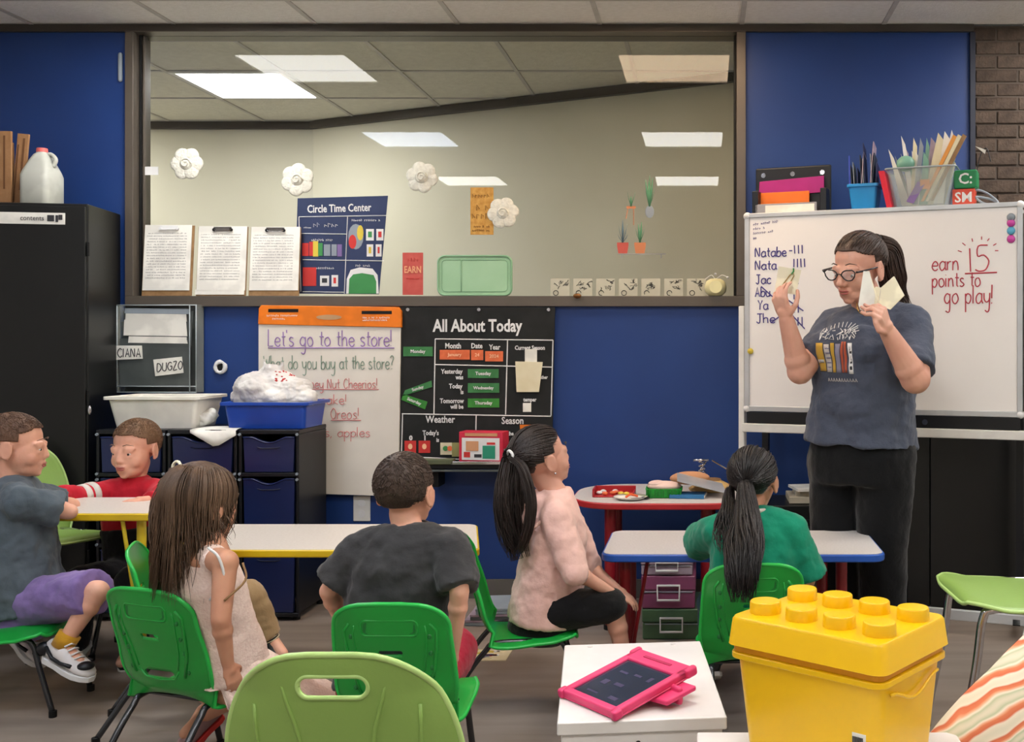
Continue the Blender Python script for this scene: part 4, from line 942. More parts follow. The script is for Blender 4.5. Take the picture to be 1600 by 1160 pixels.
def build_chair(name, label, group, w_, sh, bh, sd, m_, m_rim, m_leg, style):
    t = thing(name, label, 'chair', group=group)
    yb = -sd/2
    prof = [(sd/2+.01, sh-.022), (sd/2-.015, sh-.002), (sd*.15, sh-.004), (yb+.09, sh-.012), (yb+.03, sh-.002), (yb+.0, sh+.045), (yb-.02, sh+.12), (yb-.045, bh-.10), (yb-.06, bh-.03), (yb-.064, bh)]
    if style == 'green': wfun = lambda v: wf(v, top=.13, front=.10, p=2.8, wtop=.90, waist=.07); curl = lambda v: .022 if v < .4 else .022
    else: wfun = lambda v: wf(v, top=.33, front=.12, p=2.2, wtop=.99, waist=.03); curl = lambda v: .02 if v < .4 else .03
    vs, fs, rim, PP, L = shell_mesh(w_, prof, wfun, curl)
    o = meshobj('seat_shell', vs, fs, m_, None, True)
    s = o.modifiers.new('s','SOLIDIFY'); s.thickness = .006; s.offset = 0
    bake(o)
    cut = M()
    def slot(zc, hw, hh, cutter, n=6):
        pts = [V((v.x, -.4, v.z+zc)) for v in rrect(2*hw, 2*hh, min(hh,hw)*.95, 0, n)]
        cutter.prism(pts, (0,.4,0))
    if style == 'green':
        slot(sh+.058, .052, .010, cut); slot(bh-.128, .030, .0055, cut)
    else: slot(bh-.052, .052, .0150, cut, 8)
    c = cut.build('cutter', None)
    bm_ = o.modifiers.new('b','BOOLEAN'); bm_.object = c; bm_.operation = 'DIFFERENCE'; bm_.solver = 'EXACT'
    bake(o); me = c.data; bpy.data.objects.remove(c); bpy.data.meshes.remove(me)
    o.parent = t
    o.data.polygons.foreach_set('use_smooth', [True]*len(o.data.polygons))
    try: o.modifiers.new('w','WEIGHTED_NORMAL')
    except Exception: pass
    M().tube(rim, .0052 if style != 'green' else .0058, 8, closed=True).build('rim', m_rim, t, smooth=True)
    # helper: a point of the rear face of the back at height z, offset x
    def back(x, z, d=.005):
        for i in range(len(PP)-1):
            if PP[i].z <= z <= PP[i+1].z and PP[i].y < yb+.05: 
                k = (z-PP[i].z)/(PP[i+1].z-PP[i].z+1e-9); y = PP[i].y+(PP[i+1].y-PP[i].y)*k; v = (L[i]+(L[i+1]-L[i])*k)/L[-1]; break
        else: y, v = PP[-1].y, 1
        hw = wfun(v)*w_/2; u = min(1, abs(x)/hw)
        return V((x, y-d+curl(v)*u**2.5, z))
    if style == 'green':
        zc = bh-.062; r = M()
        r.tube([back(v.x, v.z+zc, .003) for v in rrect(.14, .040, .012, 0)], .0032, 6, closed=True)
        for s in (-1,1):
            r.tube([back(s*x, z, .003) for x, z in ((.10,bh-.05),(.115,bh-.07),(.112,bh-.12),(.104,sh+.12),(.085,sh+.055))], .0045, 6)
            r.tube([back(s*x, z, .003) for x, z in ((.088,bh-.055),(.092,bh-.08),(.088,bh-.12),(.080,sh+.12),(.068,sh+.075))], .0025, 6)
        r.tube([back(x, sh+.058+dz, .003) for x, dz in ((-.07,.012),(-.05,-.012),(0,-.018),(.05,-.012),(.07,.012))], .0028, 6)
        r.build('moulded_rib', m_, t, smooth=True)
        pk = M(); pts = [back(v.x, v.z+zc, .0035) for v in rrect(.130, .030, .01, 0)]; pk.prism(pts, (0,.003,0)); pk.build('handle_recess', MATS['recess_shade_green'], t)
        for s in (-1,1):
            for z in (bh-.085, bh-.13, bh-.17, sh+.10, sh+.07):
                M().ell(back(s*.098, z, .003), (.006,.003,.007), n=10, m=6).build('rivet_boss', MATS['recess_shade_green'], t, smooth=True)
    else:
        M().tube([back(v.x, v.z+bh-.052, .002) for v in rrect(.110, .036, .0178, 0, 8)], .0038, 8, closed=True).build('handle_rim', m_rim, t, smooth=True)
        r = M()
        for s in (-1,1):
            r.tube([back(s*x, z, .003) for x, z in ((.085,bh-.03),(.076,bh-.07),(.062,bh-.12),(.052,bh-.18),(.048,sh+.06))], .0034, 6)
            r.tube([back(s*x, z, .003) for x, z in ((.130,bh-.085),(.130,bh-.12),(.129,bh-.16),(.127,sh+.08))], .0034, 6)
        r.build('moulded_rib', m_, t, smooth=True)
    lr = .009 if style == 'green' else .0105; hx = w_*.38
    for s in (-1,1):
        x = s*hx
        M().tube(catmull([(x*1.08, sd/2-.01+.045, .012),(x*1.02, sd/2-.012, sh*.6),(x, sd/2-.03, sh-.05),(x, sd/2-.06, sh-.026),(x,.0,sh-.024)],6), lr, 10).build('leg', m_leg, t, smooth=True)
        M().tube(catmull([(x*1.08, yb-.14, .012),(x*1.02, yb-.035, sh*.6),(x, yb+.015, sh-.05),(x, yb+.045, sh-.026),(x,.0,sh-.024)],6), lr, 10).build('leg', m_leg, t, smooth=True)
        for y in (sd/2+.035, yb-.14): M().cyl((x*1.08,y,0),(x*1.08,y,.022),lr*1.35).build('foot_cap', m_blk, t, bevel=.002)
    M().tube([(-hx,.03,sh-.026),(hx,.03,sh-.026)], lr*.8, 8).tube([(-hx,yb+.07,sh-.026),(hx,yb+.07,sh-.026)], lr*.8, 8).build('seat_brace', m_leg, t, smooth=True)
    return t
mat('recess_shade_green', (12,118,48), .35, .5, c2=(10,108,44))  # darker green paints the shade of the handle recess; bosses share it
m_gc = mat('bright_green_chair_plastic', (22,156,58), .3, .5, c2=(20,148,54), scale=3)
m_gr_ = mat('bright_green_rim', (34,186,76), .3, .5)
m_lc = mat('lime_chair_plastic', (138,172,88), .38, .45, c2=(132,166,82), scale=3, bump=.04, bscale=150)
m_lr = mat('lime_rim', (178,212,128), .35, .5)
m_dl = mat('dark_chrome', (70,72,76), .22, .6, metal=.8)
grp = 'small green school chairs'
g0 = build_chair('school_chair', 'green school chair under the boy in the charcoal t-shirt, back to the camera', grp, .315, .28, .575, .30, m_gc, m_gr_, m_dl, 'green')
def put(o, x, y, rot, label=None, s=1):
    o.location = (x, y, 0); o.rotation_euler = (0,0,math.radians(rot)); o.scale = (s,s,s)
    if label: o['label'] = label
    return o
put(g0, -.782, 2.80, 0)
g1 = put(copy_tree(g0), -1.40, 2.94, -20, 'green school chair under the girl in the pale pink dress')
g2 = put(copy_tree(g0), -.59, 3.50, -80, 'green school chair seen in profile under the girl in the pink hoodie')
g3 = put(copy_tree(g0), .135, 3.26, 3, 'green school chair under the girl with the long black ponytail')
g4 = put(copy_tree(g0), -2.32, 3.52, -84, 'green school chair under the boy in purple shorts at the left edge')
g5 = put(copy_tree(g0), -2.22, 4.20, 180, 'green school chair of the boy in red, mostly hidden under the yellow edged table')
g6 = put(copy_tree(g0), -1.62, 3.40, -70, 'green school chair hidden behind the girl in the pale pink dress')
l0 = build_chair('stacking_chair', 'lime green chair with its back to the camera in the foreground', 'lime green chairs', .385, .42, .742, .37, m_lc, m_lr, m_chrome, 'lime')
put(l0, -.575, 1.86, 0)
l1 = put(copy_tree(l0), -2.68, 4.24, -120, 'lime green chair with chrome legs behind the table by the black cabinet', 1.08)
l2 = put(copy_tree(l0), .97, 3.16, 92, 'lime green chair seen side on in front of the whiteboard at the right edge', 1.17)
# ------------------------------------------------------------------ tables
m_ye = mat('yellow_edge_band', (218,186,28), .4, .5, c2=(206,172,22)); m_yl = mat('yellow_leg', (214,188,40), .35, .5)
m_be = mat('blue_edge_band', (30,84,176), .35, .5)
m_top2 = mat('white_laminate', (214,208,200), .35, .4, c2=(206,199,190), scale=100)
t = table('activity_table', 'higher yellow edged white table in front of the boy in red', -2.37, 3.68, 4.07, .86, .62, m_ye, m_yl, top=m_top2, leg_r=.016, corner=.03)
M().tube([(.31,-.17,.60),(.385,-.165,.10)], .007, 8).build('leg_brace', m_yl, t)
table('activity_table', 'long yellow edged white table behind the boy in charcoal', -1.345, 3.64, 4.16, 1.13, .50, m_ye, m_yl, skew=.12, top=m_top2, leg_r=.016, corner=.04, legs=[(-.50,-.17),(.44,-.19),(-.50,.2),(.36,.2)])
t = table('activity_table', 'blue edged grey table with dark red legs beside the teacher', .135, 3.56, 4.02, .975, .50, m_be, m_rl, leg_r=.021, corner=.05, legs=[(-.41,-.15),(-.41,.14),(.31,.16),(.36,-.02)])
M().tube([(-.33,-.13,.47),(-.40,-.14,.06)], .007, 8).build('leg_brace', m_rl, t); M().tube([(.2,.1,.47),(.27,.1,.08)], .007, 8).build('leg_brace', m_rl, t)
# ------------------------------------------------------------------ floor clutter
t = thing('floor_mat', 'patterned paper scraps spread on the floor behind the pink hoodie girl\'s chair', 'mat', (-.90, 4.08, 0))
M().box(-.14,.14,-.07,.07,0,.003).build('sheet', m_crm, t)
random.seed(6)
for i in range(26):
    x, y = random.uniform(-.13,.12), random.uniform(-.065,.055); M().box(x,x+.028,y,y+.02,.003,.0045, Matrix.Rotation(random.uniform(-.3,.3),4,'Z')).build('scrap', (m_cw,m_yel,m_crm,m_red,m_pur,m_gry)[i%6], t)
for k in range(3):
    t = thing('game_box', ['flat grey box lying on the floor by the wall, bottom of three','middle flat box of three on the floor by the wall','top flat box with coloured scraps on the floor by the wall'][k], 'box', (-.86+.02*k, 4.62, .001+.026*k), .05*k, 'flat boxes on the floor')
    M().box(-.17,.17,-.12,.12,0,.014).build('box_base', m_gry if k != 1 else m_smoke, t, bevel=.002); M().box(-.172,.172,-.122,.122,.0145,.025).build('box_lid', m_cl2 if k < 2 else m_gry, t, bevel=.002)
    if k == 2: 
        for i in range(7): M().box(.02+i*.018,.034+i*.018,-.08+.02*(i%3),-.05+.02*(i%3),.0251,.030).build('scrap', (m_os,m_cw,m_gl)[i%3], t)
tag(M().box(-.035,.035,-.02,.02,0,.022).cyl((.0,0,.022),(.0,0,.03),.012).build('small_block', m_cw, loc=(-1.67,3.86,.0), rot=.3, bevel=.003), 'tiny pale block on the floor below the girl in the dress', 'block')
# ------------------------------------------------------------------ foreground benches, tablet, brick box
m_wh = mat('glossy_white_wood', (232,228,226), .3, .5, c2=(224,220,218), scale=8)
def bench(lab, c, w_, d, rot, h=.38):
    t = thing('white_bench', lab, 'bench', (c[0], c[1], 0), rot, 'low white benches')
    M().box(-w_/2,w_/2,-d/2,d/2,h-.03,h).build('seat_board', m_wh, t, bevel=.004)
    M().box(-w_/2+.01,w_/2-.01,-d/2+.008,-d/2+.028,0,h-.031).build('front_panel', m_wh, t, bevel=.002); M().box(-w_/2+.01,w_/2-.01,d/2-.028,d/2-.008,0,h-.031).build('rear_panel', m_wh, t, bevel=.002)
    M().box(-w_/2+.008,-w_/2+.028,-d/2+.03,d/2-.03,0,h-.031).build('side_panel', m_wh, t, bevel=.002); M().box(w_/2-.028,w_/2-.008,-d/2+.03,d/2-.03,0,h-.031).build('side_panel', m_wh, t, bevel=.002)
    return t
t = bench('low white bench with a pink tablet on top', (-.168, 2.635), .38, .60, math.radians(6))
M().cyl((-.01,-.293,.325),(-.01,-.289,.325),.006).build('screw_hole', m_blk, t)
for x in (-.12,.11): M().cyl((x,.27,.38),(x,.27,.384),.007,n=10).build('screw_cap', m_wh, t)
bench('low white bench carrying the yellow brick box, at the bottom edge', (.265, 1.98), .56, .58, math.radians(0), h=.378)
# tablet
A_ = V((-.338,2.48,.381)); B_ = V((-.196,2.326,.381)); ux = (B_-A_).normalized(); inb = V((-ux.y, ux.x, 0)); tilt = math.radians(12)
t = thing('tablet', 'black screened tablet in a thick hot pink case on the white bench', 'tablet', A_, math.atan2(ux.y, ux.x))
m_pc = mat('hot_pink_foam', (226,64,116), .45, .4, c2=(216,56,108), scale=8); m_sc = mat('dark_screen', (44,52,72), .15, .6, c2=(38,44,62), scale=10)
TW, TL = (B_-A_).length, .245; Rt = Matrix.Rotation(tilt, 4, 'X')
def tb(x0,x1,y0,y1,z0,z1): return M().box(x0,x1,y0,y1,z0,z1,Rt)
T_ = .022
tb(0,TW,0,TL,0,.006).build('case_back', m_pc, t, bevel=.003)
for k,(x0,x1,y0,y1) in enumerate(((0,TW,0,.022),(0,.020,.0,TL),(TW-.020,TW,0,TL),(0,TW,TL-.052,TL))): tb(x0,x1,y0,y1,.003,T_).build('case_rim', m_pc, t, bevel=.006, seg=3)
tb(-.006,.012,TL-.03,TL+.006,.0,T_+.003).build('case_corner', m_pc, t, bevel=.008, seg=3); tb(TW-.012,TW+.006,TL-.03,TL+.006,.0,T_+.003).build('case_corner', m_pc, t, bevel=.008, seg=3)
tb(-.006,.012,-.006,.02,.0,T_+.001).build('case_corner', m_pc, t, bevel=.006, seg=3); tb(TW-.012,TW+.006,-.006,.02,.0,T_+.001).build('case_corner', m_pc, t, bevel=.006, seg=3)
sc = tb(.018,TW-.018,.020,TL-.05,.006,.0155).build('screen', m_sc, t)
ic = M()
for (x,y,a,b) in ((.05,.16,.03,.008),(.10,.165,.025,.008),(.15,.16,.012,.02),(.05,.10,.02,.02),(.09,.11,.03,.012),(.05,.06,.04,.006),(.13,.06,.03,.012)): ic.box(x,x+a,y-.02,y-.02+b,.0156,.016,Rt)
ic.build('app_icons', mat('dim_icon',(70,66,96),.3), sc)
tb(.055,TW-.055,TL-.030,TL-.022,T_-.002,T_+.0015).build('case_groove', mat('deep_pink',(176,36,84),.5), t)
hb = M(); hb.v = []; 
hb.tube(catmull([V((TW-.03,TL*.55,.01)),V((TW+.005,TL*.75,-.0)),V((TW+.01,TL*.98,.0)),V((TW-.03,TL+.01,.02))],5), .014, 10, flat=.7)
M().prism([Rt @ V(p) for p in ((TW*.35,TL*.42,-.001),(TW+.035,TL*.50,-.001),(TW+.04,TL*.86,-.001),(TW*.35,TL*.84,-.001))], (0,.0,-.012)).build('kickstand', m_pc, t, bevel=.004)
M().box(TW*.5,TW+.03,TL*.66,TL*.72,.002,.045).build('kickstand_foot', m_pc, t, bevel=.008)
# yellow brick box
YC = V((.337, 1.97, 0)); th = math.radians(38); zt_, zb_ = .648, .38
LD = V((-math.cos(th), math.sin(th), 0)); SD = V((math.sin(th), math.cos(th), 0)); LL, SL = .375, .305
m_yb = mat('glossy_yellow_plastic', (232,184,2), .3, .45, c2=(226,178,2), scale=3)
ctr = YC + LD*LL/2 + SD*SL/2
yb_ = thing('brick_storage_box', 'large yellow toy brick storage box with studded lid in the foreground', 'storage box', (ctr.x, ctr.y, zb_), math.atan2(LD.y, LD.x)-PI)
H_ = zt_-zb_
def rz(hx, hy, r, z): return [V((v.x, v.z, z)) for v in rrect(2*hx, 2*hy, r, 0, 5)]
hx, hy = LL/2, SL/2
M().rings([rz(hx-.030,hy-.030,.03,0), rz(hx-.014,hy-.014,.03,H_-.075)]).build('box_body', m_yb, yb_, smooth=False, bevel=.002)
M().rings([rz(hx-.020,hy-.020,.03,H_-.088),rz(hx-.004,hy-.004,.03,H_-.086),rz(hx-.004,hy-.004,.03,H_-.074),rz(hx-.020,hy-.020,.03,H_-.072)]).build('body_rim', m_yb, yb_, smooth=False, bevel=.002)
M().rings([rz(hx+.001,hy+.001,.028,H_-.058), rz(hx,hy,.028,H_-.056), rz(hx-.006,hy-.006,.026,H_-.006), rz(hx-.010,hy-.010,.024,H_)]).build('lid', m_yb, yb_, smooth=False, bevel=.0015)
M().rings([rz(hx-.01,hy-.01,.02,H_-.072), rz(hx-.01,hy-.01,.02,H_-.058)]).build('lid_gap', mat('deep_yellow_plastic',(222,150,6),.4), yb_)
for i in range(4):
    for j in range(2):
        x = (-1.5+i)*LL/4*.97; y = (-.5+j)*SL/2*.95
        M().lathe([(.034,H_-.002),(.033,H_+.022),(.031,H_+.025),(.027,H_+.0255),(.0001,H_+.025)], (x,y,0), 28).build('stud', m_yb, yb_, bevel=.0012)
# side handle scallop on the right face (local +Y... built on the short side)
hd_ = []
for i in range(13):
    u = i/12; hd_.append(V((hx-.010, -hy+.05+u*(SL-.10), H_-.105-.028*math.sin(PI*u)**2)))
M().tube(hd_, .0035, 6).build('handle_edge', m_yb, yb_, smooth=True)
M().prism([V((hx-.03,-hy+.05,H_-.09)),V((hx-.03,hy-.05,H_-.09)),V((hx-.03,hy-.07,.1)),V((hx-.03,-hy+.07,.1))], (.008,0,0)).build('side_panel', m_yb, yb_, bevel=.002)
fz = -hy+.034
st = M().quadbox([(.105,fz-.005,.03),(.135,fz-.005,.03),(.138,fz-.012,.085),(.108,fz-.012,.085)], (0,.004,0)).build('barcode_sticker', m_paper, yb_)
mb = M()
for i in range(8): mb.box(.110+i*.003,.1113+i*.003,fz-.0145,fz-.0123,.06,.078)
mb.build('barcode', m_dink, st)
# cushion
m_cu = bpy.data.materials.new('leaf_print_fabric'); m_cu.use_nodes = True; nt = m_cu.node_tree; b = nt.nodes['Principled BSDF']; b.inputs['Roughness'].default_value = .9
tc = nt.nodes.new('ShaderNodeTexCoord'); wv = nt.nodes.new('ShaderNodeTexWave'); wv.wave_type = 'RINGS'; wv.rings_direction = 'SPHERICAL'
mp = nt.nodes.new('ShaderNodeMapping'); mp.inputs['Location'].default_value = (-.25,.2,.3); nt.links.new(tc.outputs['Object'], mp.inputs[0]); nt.links.new(mp.outputs[0], wv.inputs[0])
wv.inputs['Scale'].default_value = 4.2; wv.inputs['Distortion'].default_value = 2.5; wv.inputs['Detail'].default_value = 1.5; wv.inputs['Detail Scale'].default_value = 2.2
rp = nt.nodes.new('ShaderNodeValToRGB'); nt.links.new(wv.outputs['Fac'], rp.inputs[0]); nt.links.new(rp.outputs[0], b.inputs['Base Color'])
rp.color_ramp.elements[0].color = lin((222,214,190)); rp.color_ramp.elements[0].position = .0
for pos, c in ((.12,(236,222,200)),(.22,(214,112,76)),(.48,(224,130,90)),(.62,(236,176,140)),(.76,(240,226,206)),(.88,(190,196,160))): 
    e = rp.color_ramp.elements.new(pos); e.color = lin(c)
rp.color_ramp.elements[-1].color = lin((222,214,190))
g = M(); n = 24; cs = .255
vs = []; 
for sgn in (1,-1):
    for j in range(n+1):
        for i in range(n+1):
            u, v = -1+2*i/n, -1+2*j/n; h = (max(0,(1-u**4)*(1-v**4)))**.5*.10
            pin = 1-.10*(abs(u)*abs(v))**2 - .05*(1-abs(u))*abs(v)**3 - .05*(1-abs(v))*abs(u)**3
            vs.append(V((u*cs*pin, sgn*(h+.001), v*cs*pin)))
fs = []
for s in range(2):
    for j in range(n):
        for i in range(n):
            a = s*(n+1)**2 + j*(n+1)+i; q_ = (a, a+1, a+n+2, a+n+1); fs.append(q_ if s else q_[::-1])
cu_ = thing('floor_cushion', 'cream cushion with orange leaf print leaning at the lower right corner', 'cushion', (.80, 2.30, .0))
R = Matrix.Rotation(math.radians(-12),3,'X') @ Matrix.Rotation(math.radians(48),3,'Y')
vs = [R @ v for v in vs]; zm = min(v.z for v in vs); vs = [v-V((0,0,zm)) for v in vs]
o = meshobj('cushion_cover', vs, fs, m_cu, cu_, True)
rim_ = [R @ V((a*cs*.95,0,b*cs*.95)) - V((0,0,zm)) for a, b in ((-.95,-.95),(0,-1.0),(.95,-.95),(1,0),(.95,.95),(0,1),(-.95,.95),(-1,0))]
# ================================================================== PEOPLE
def fcol(c): return c
m_sk1 = mat('light_skin', (224,172,148), .5, .35, c2=(214,156,132), scale=9, bump=.06, bscale=120)
m_sk2 = mat('tan_skin', (202,150,122), .5, .35, c2=(190,136,110), scale=9, bump=.06, bscale=120)
m_sk3 = mat('warm_skin', (214,164,144), .5, .35, c2=(204,150,130), scale=9, bump=.06, bscale=120)
for m_ in (m_sk1, m_sk2, m_sk3):
    b = m_.node_tree.nodes['Principled BSDF']; b.inputs['Subsurface Weight'].default_value = .12; b.inputs['Subsurface Radius'].default_value = (.01,.004,.002); 
m_lip = mat('lip', (178,98,92), .4, .4); m_eye = mat('eye_white', (228,224,218), .2, .5); m_iris = mat('dark_iris', (44,30,22), .2, .6)
def hairmat(name, c, c2, rough=.42): return mat(name, c, rough, .4, c2=c2, scale=26, amt=.9, stretch=(1,1,.25), bump=.3, bscale=160)
def cloth(name, c, c2=None, bump=.35, bs=45, scale=9): return mat(name, c, .85, .15, c2=c2, scale=scale, bump=bump, bscale=bs, sheen=.15)

def basis(f, up=V((0,0,1))):
    f = V(f).normalized(); r = f.cross(up).normalized(); u = r.cross(f).normalized(); return r, f, u
class Head:
    def __init__(s, c, f, H, tilt=0, up=V((0,0,1))):
        s.c = V(c); s.r, s.f, s.u = basis(f, up); s.H = H
        if tilt: 
            q = Quaternion(s.f, tilt); s.r = q @ s.r; s.u = q @ s.u
        s.R = Matrix((s.r, s.f, s.u)).transposed()
    def p(s, x, y, z): return s.c + (s.r*x + s.f*y + s.u*z)*s.H
    def el(s, mb, x, y, z, a, b, c, rot=None, n=16, m=10):
        R = s.R @ rot if rot else s.R
        mb.ell(s.p(x,y,z), (a*s.H, b*s.H, c*s.H), R, n, m)
    def skull(s, d, sc=1.0):
        """point on the cranium ellipsoid in direction d (local)"""
        d = V(d).normalized()
        return s.p(d.x*.335*sc, -.06+d.y*.42*sc, .14+d.z*.365*sc)
def head_parts(mb, h, child=False):
    e = lambda *a, **k: h.el(mb, *a, **k); H = h.H
    e(0,-.06,.14,.335,.42,.365, n=24, m=16)
    e(0,.12,-.08,.285,.30,.36, n=20, m=14)
    e(0,.15,-.30,.215,.25,.165)
    e(0,.31,-.395,.085,.075,.06)
    for s in (-1,1):
        e(s*.145,.235,-.13 if not child else -.15,.13,.125,.14)
        mb.capsule(h.p(s*.10,.375,.075), h.p(s*.20,.315,.07), .035*H)
        e(s*.045,.45 if not child else .41,-.145,.034,.034,.03)
        # ear
        rot = Matrix.Rotation(-s*.35,3,'Z')
        e(s*.335,-.03,-.04,.030,.075,.115, rot=rot)
        mb.tube([h.p(s*(.350+.012*math.cos(a*PI/7)), -.035+.078*math.cos(a*PI/7), -.035+.125*math.sin(a*PI/7)) for a in range(14)], .021*H, 8, closed=True)
        e(s*.34,-.01,-.15,.028,.035,.04)
        mb.capsule(h.p(s*.09,.386,.034), h.p(s*.18,.350,.028), .026*H)   # upper lid
        mb.capsule(h.p(s*.09,.392,-.065), h.p(s*.17,.358,-.06), .018*H)      # lower lid
    mb.capsule(h.p(0,.38,.04), h.p(0,.485 if not child else .435,-.12), .036*H, (.050 if not child else .044)*H)
    e(0,.385,-.225,.11,.045,.035); e(0,.375,-.29,.085,.045,.035)
    mb.capsule(h.p(-.085,.375,-.245), h.p(.085,.375,-.245), .03*H); mb.capsule(h.p(-.065,.375,-.28), h.p(.065,.375,-.28), .032*H)
def face_children(h, body, browm, org, look=0, glasses=None):
    H = h.H
    for s in (-1,1):
        o = V(org)
        e = M(); h.el(e, s*.135,.334,-.012,.046,.046,.032, n=14, m=10); ey = e.build('eyeball', m_eye, body, smooth=True, org=org)
        e = M(); h.el(e, s*.135-.004,.374,-.018+look,.021,.014,.021, n=12, m=8); e.build('iris', m_iris, ey, smooth=True, org=org)
        e = M(); e.tube([h.p(s*.075,.405,.135), h.p(s*.14,.395,.155), h.p(s*.225,.335,.125)], [.012*H,.014*H,.006*H], 6, flat=.6); e.build('eyebrow', browm, body, smooth=True, org=org)
    e = M()
    e.tube([h.p(-.095,.385,-.25), h.p(-.05,.42,-.238), h.p(0,.425,-.243), h.p(.05,.42,-.238), h.p(.095,.385,-.25)], [.006*H,.016*H,.016*H,.016*H,.006*H], 8, flat=.8)
    e.tube([h.p(-.085,.388,-.262), h.p(-.045,.415,-.278), h.p(0,.42,-.282), h.p(.045,.415,-.278), h.p(.085,.388,-.262)], [.006*H,.018*H,.020*H,.018*H,.006*H], 8, flat=.8)
    e.build('lips', m_lip, body, smooth=True, org=org)

def torso(mb, pts, r0, fr, widths, n=24, grow=0, fwd=None):
    """loft of ellipses along the spine pts; widths = (half width, half depth) per point"""
    R = []; k = len(pts)
    for i in range(k):
        t = (V(pts[min(i+1,k-1)]) - V(pts[max(i-1,0)])).normalized()
        a = V(r0[i]) if isinstance(r0, list) else V(r0); a = (a - t*a.dot(t)).normalized(); b = t.cross(a).normalized()
        hw, hd = widths[i]; ex = 2.5
        ring = []
        for j in range(n):
            an = 2*PI*j/n; c, s = math.cos(an), math.sin(an)
            x = math.copysign(abs(c)**(2/ex), c)*(hw+grow); y = math.copysign(abs(s)**(2/ex), s)*(hd+grow)
            ring.append(V(pts[i]) + a*x + b*y)
        R.append(ring)
    mb.rings(R)
def hand_parts(mb, wrist, d, n, s=1.0, curl=(.5,.5,.5,.5), thumb=(.6,.4), side=1, spread=.12, thr=None):
    """d = direction of the fingers, n = palm normal (fingers curl towards n), side = +1 thumb on +lat"""
    d = V(d).normalized(); n = V(n); n = (n - d*n.dot(d)).normalized(); lat = d.cross(n).normalized()*side; w = V(wrist)
    R = Matrix((lat, n, d)).transposed()
    mb.ell(w + d*.048*s, (.040*s,.014*s,.052*s), R, 16, 10)
    mb.capsule(w - d*.01*s, w + d*.03*s, .022*s, .026*s)
    off = (.030,.010,-.010,-.029); L = (.072,.080,.074,.058); rr = (.0088,.009,.0086,.0076)
    for i in range(4):
        b = w + d*(.090 - (.006 if i in (0,3) else 0))*s + lat*off[i]*s
        mb.capsule(w + d*.02*s + lat*off[i]*.6*s, b, .013*s, .0105*s, 10, 3)
        dd = (d + lat*spread*(1.5-i)*.6).normalized(); c = curl[i]; p = b; axis = dd.cross(n).normalized()
        for k, fr in enumerate((.45,.32,.23)):
            dd = Quaternion(dd.cross(n).normalized(), c*(1.0 if k else .8)) @ dd
            q = p + dd*L[i]*fr*s; mb.capsule(p, q, rr[i]*s*(1-.08*k), rr[i]*s*(1-.08*(k+1)), 10, 3); p = q
        n_ = n
    p = w + d*.022*s + lat*.026*s; td = (d*.75 + lat*.75 + n*thumb[0]).normalized(); 
    for k, (l, r_) in enumerate(((.042,.0125),(.032,.0105),(.026,.009))):
        q = p + td*l*s; mb.capsule(p, q, r_*s, r_*.88*s, 10, 3); p = q; td = (td - lat*thumb[1]*.9 + n*.12).normalized()

def tubes(mb, paths, r, n=4, taper=.35, flat=1):
    for p in paths:
        k = len(p); rr = [r*max(.22, 1-(1-taper)*abs(2*i/(k-1)-.8)**2.2*.8)*(.3 if i == 0 else 1) for i in range(k)]
        mb.tube(p, rr, n, flat=flat)
def slerp(a, b, t):
    a = V(a).normalized(); b = V(b).normalized(); om = math.acos(max(-1,min(1,a.dot(b))))
    if om < 1e-4: return a
    return (a*math.sin((1-t)*om) + b*math.sin(t*om))/math.sin(om)
def hair_cap(h, body, m_, org, sc=1.05, low=-.35, front=.50, side=.28, name='hair_base', disp=0):
    mb = M(); n, m = 110, 76; vs = []; ok = []
    for i in range(m+1):
        th = PI*i/m
        for j in range(n):
            d = V((math.sin(th)*math.cos(2*PI*j/n), math.sin(th)*math.sin(2*PI*j/n), math.cos(th)))
            nz = 1+disp*noise.noise(d*6)
            vs.append(h.skull(d, sc*nz)); ok.append(not ((d.y > side and d.z < front - .55*max(0, abs(d.x)-.45)) or (d.z < low+.0 and d.y > -.45) or d.z < -.72 or (d.y > -.15 and d.z < -.12)))
    fs = []
    for i in range(m):
        for j in range(n):
            q = (i*n+j, (i+1)*n+j, (i+1)*n+(j+1)%n, i*n+(j+1)%n)
            if all(ok[x] for x in q): fs.append(q)
    o = meshobj(name, [v-V(org) for v in vs], fs, m_, None, True)
    s = o.modifiers.new('s','SOLIDIFY'); s.thickness = .012*h.H/.23; s.offset = -1
    o.parent = body; return o
HL = [(0,.86,.62),(.45,.78,.52),(.80,.52,.30),(.97,.22,.02),(.97,-.20,-.22),(.80,-.52,-.42),(.45,-.82,-.55),(0,-.92,-.60)]
def hairline(t):
    """t in 0..1 from forehead centre to nape, x >= 0"""
    x = t*(len(HL)-1); i = min(int(x), len(HL)-2); return V(HL[i]).lerp(V(HL[i+1]), x-i).normalized()
def pulled(h, knot, n=150, sc=1.075, k=9, rnd=.02):
    paths = []
    for i in range(n*2):
        t = random.random(); d0 = hairline(t); d0.x *= random.choice((-1,1)); b = random.random()**1.5*.75
        d0 = slerp(d0, V(knot), b)
        pts = [h.skull(slerp(d0, knot, j/(k-1)), sc+random.uniform(0,rnd)+.02*math.sin(PI*j/(k-1))) for j in range(k)]
        paths.append(pts)
    return paths
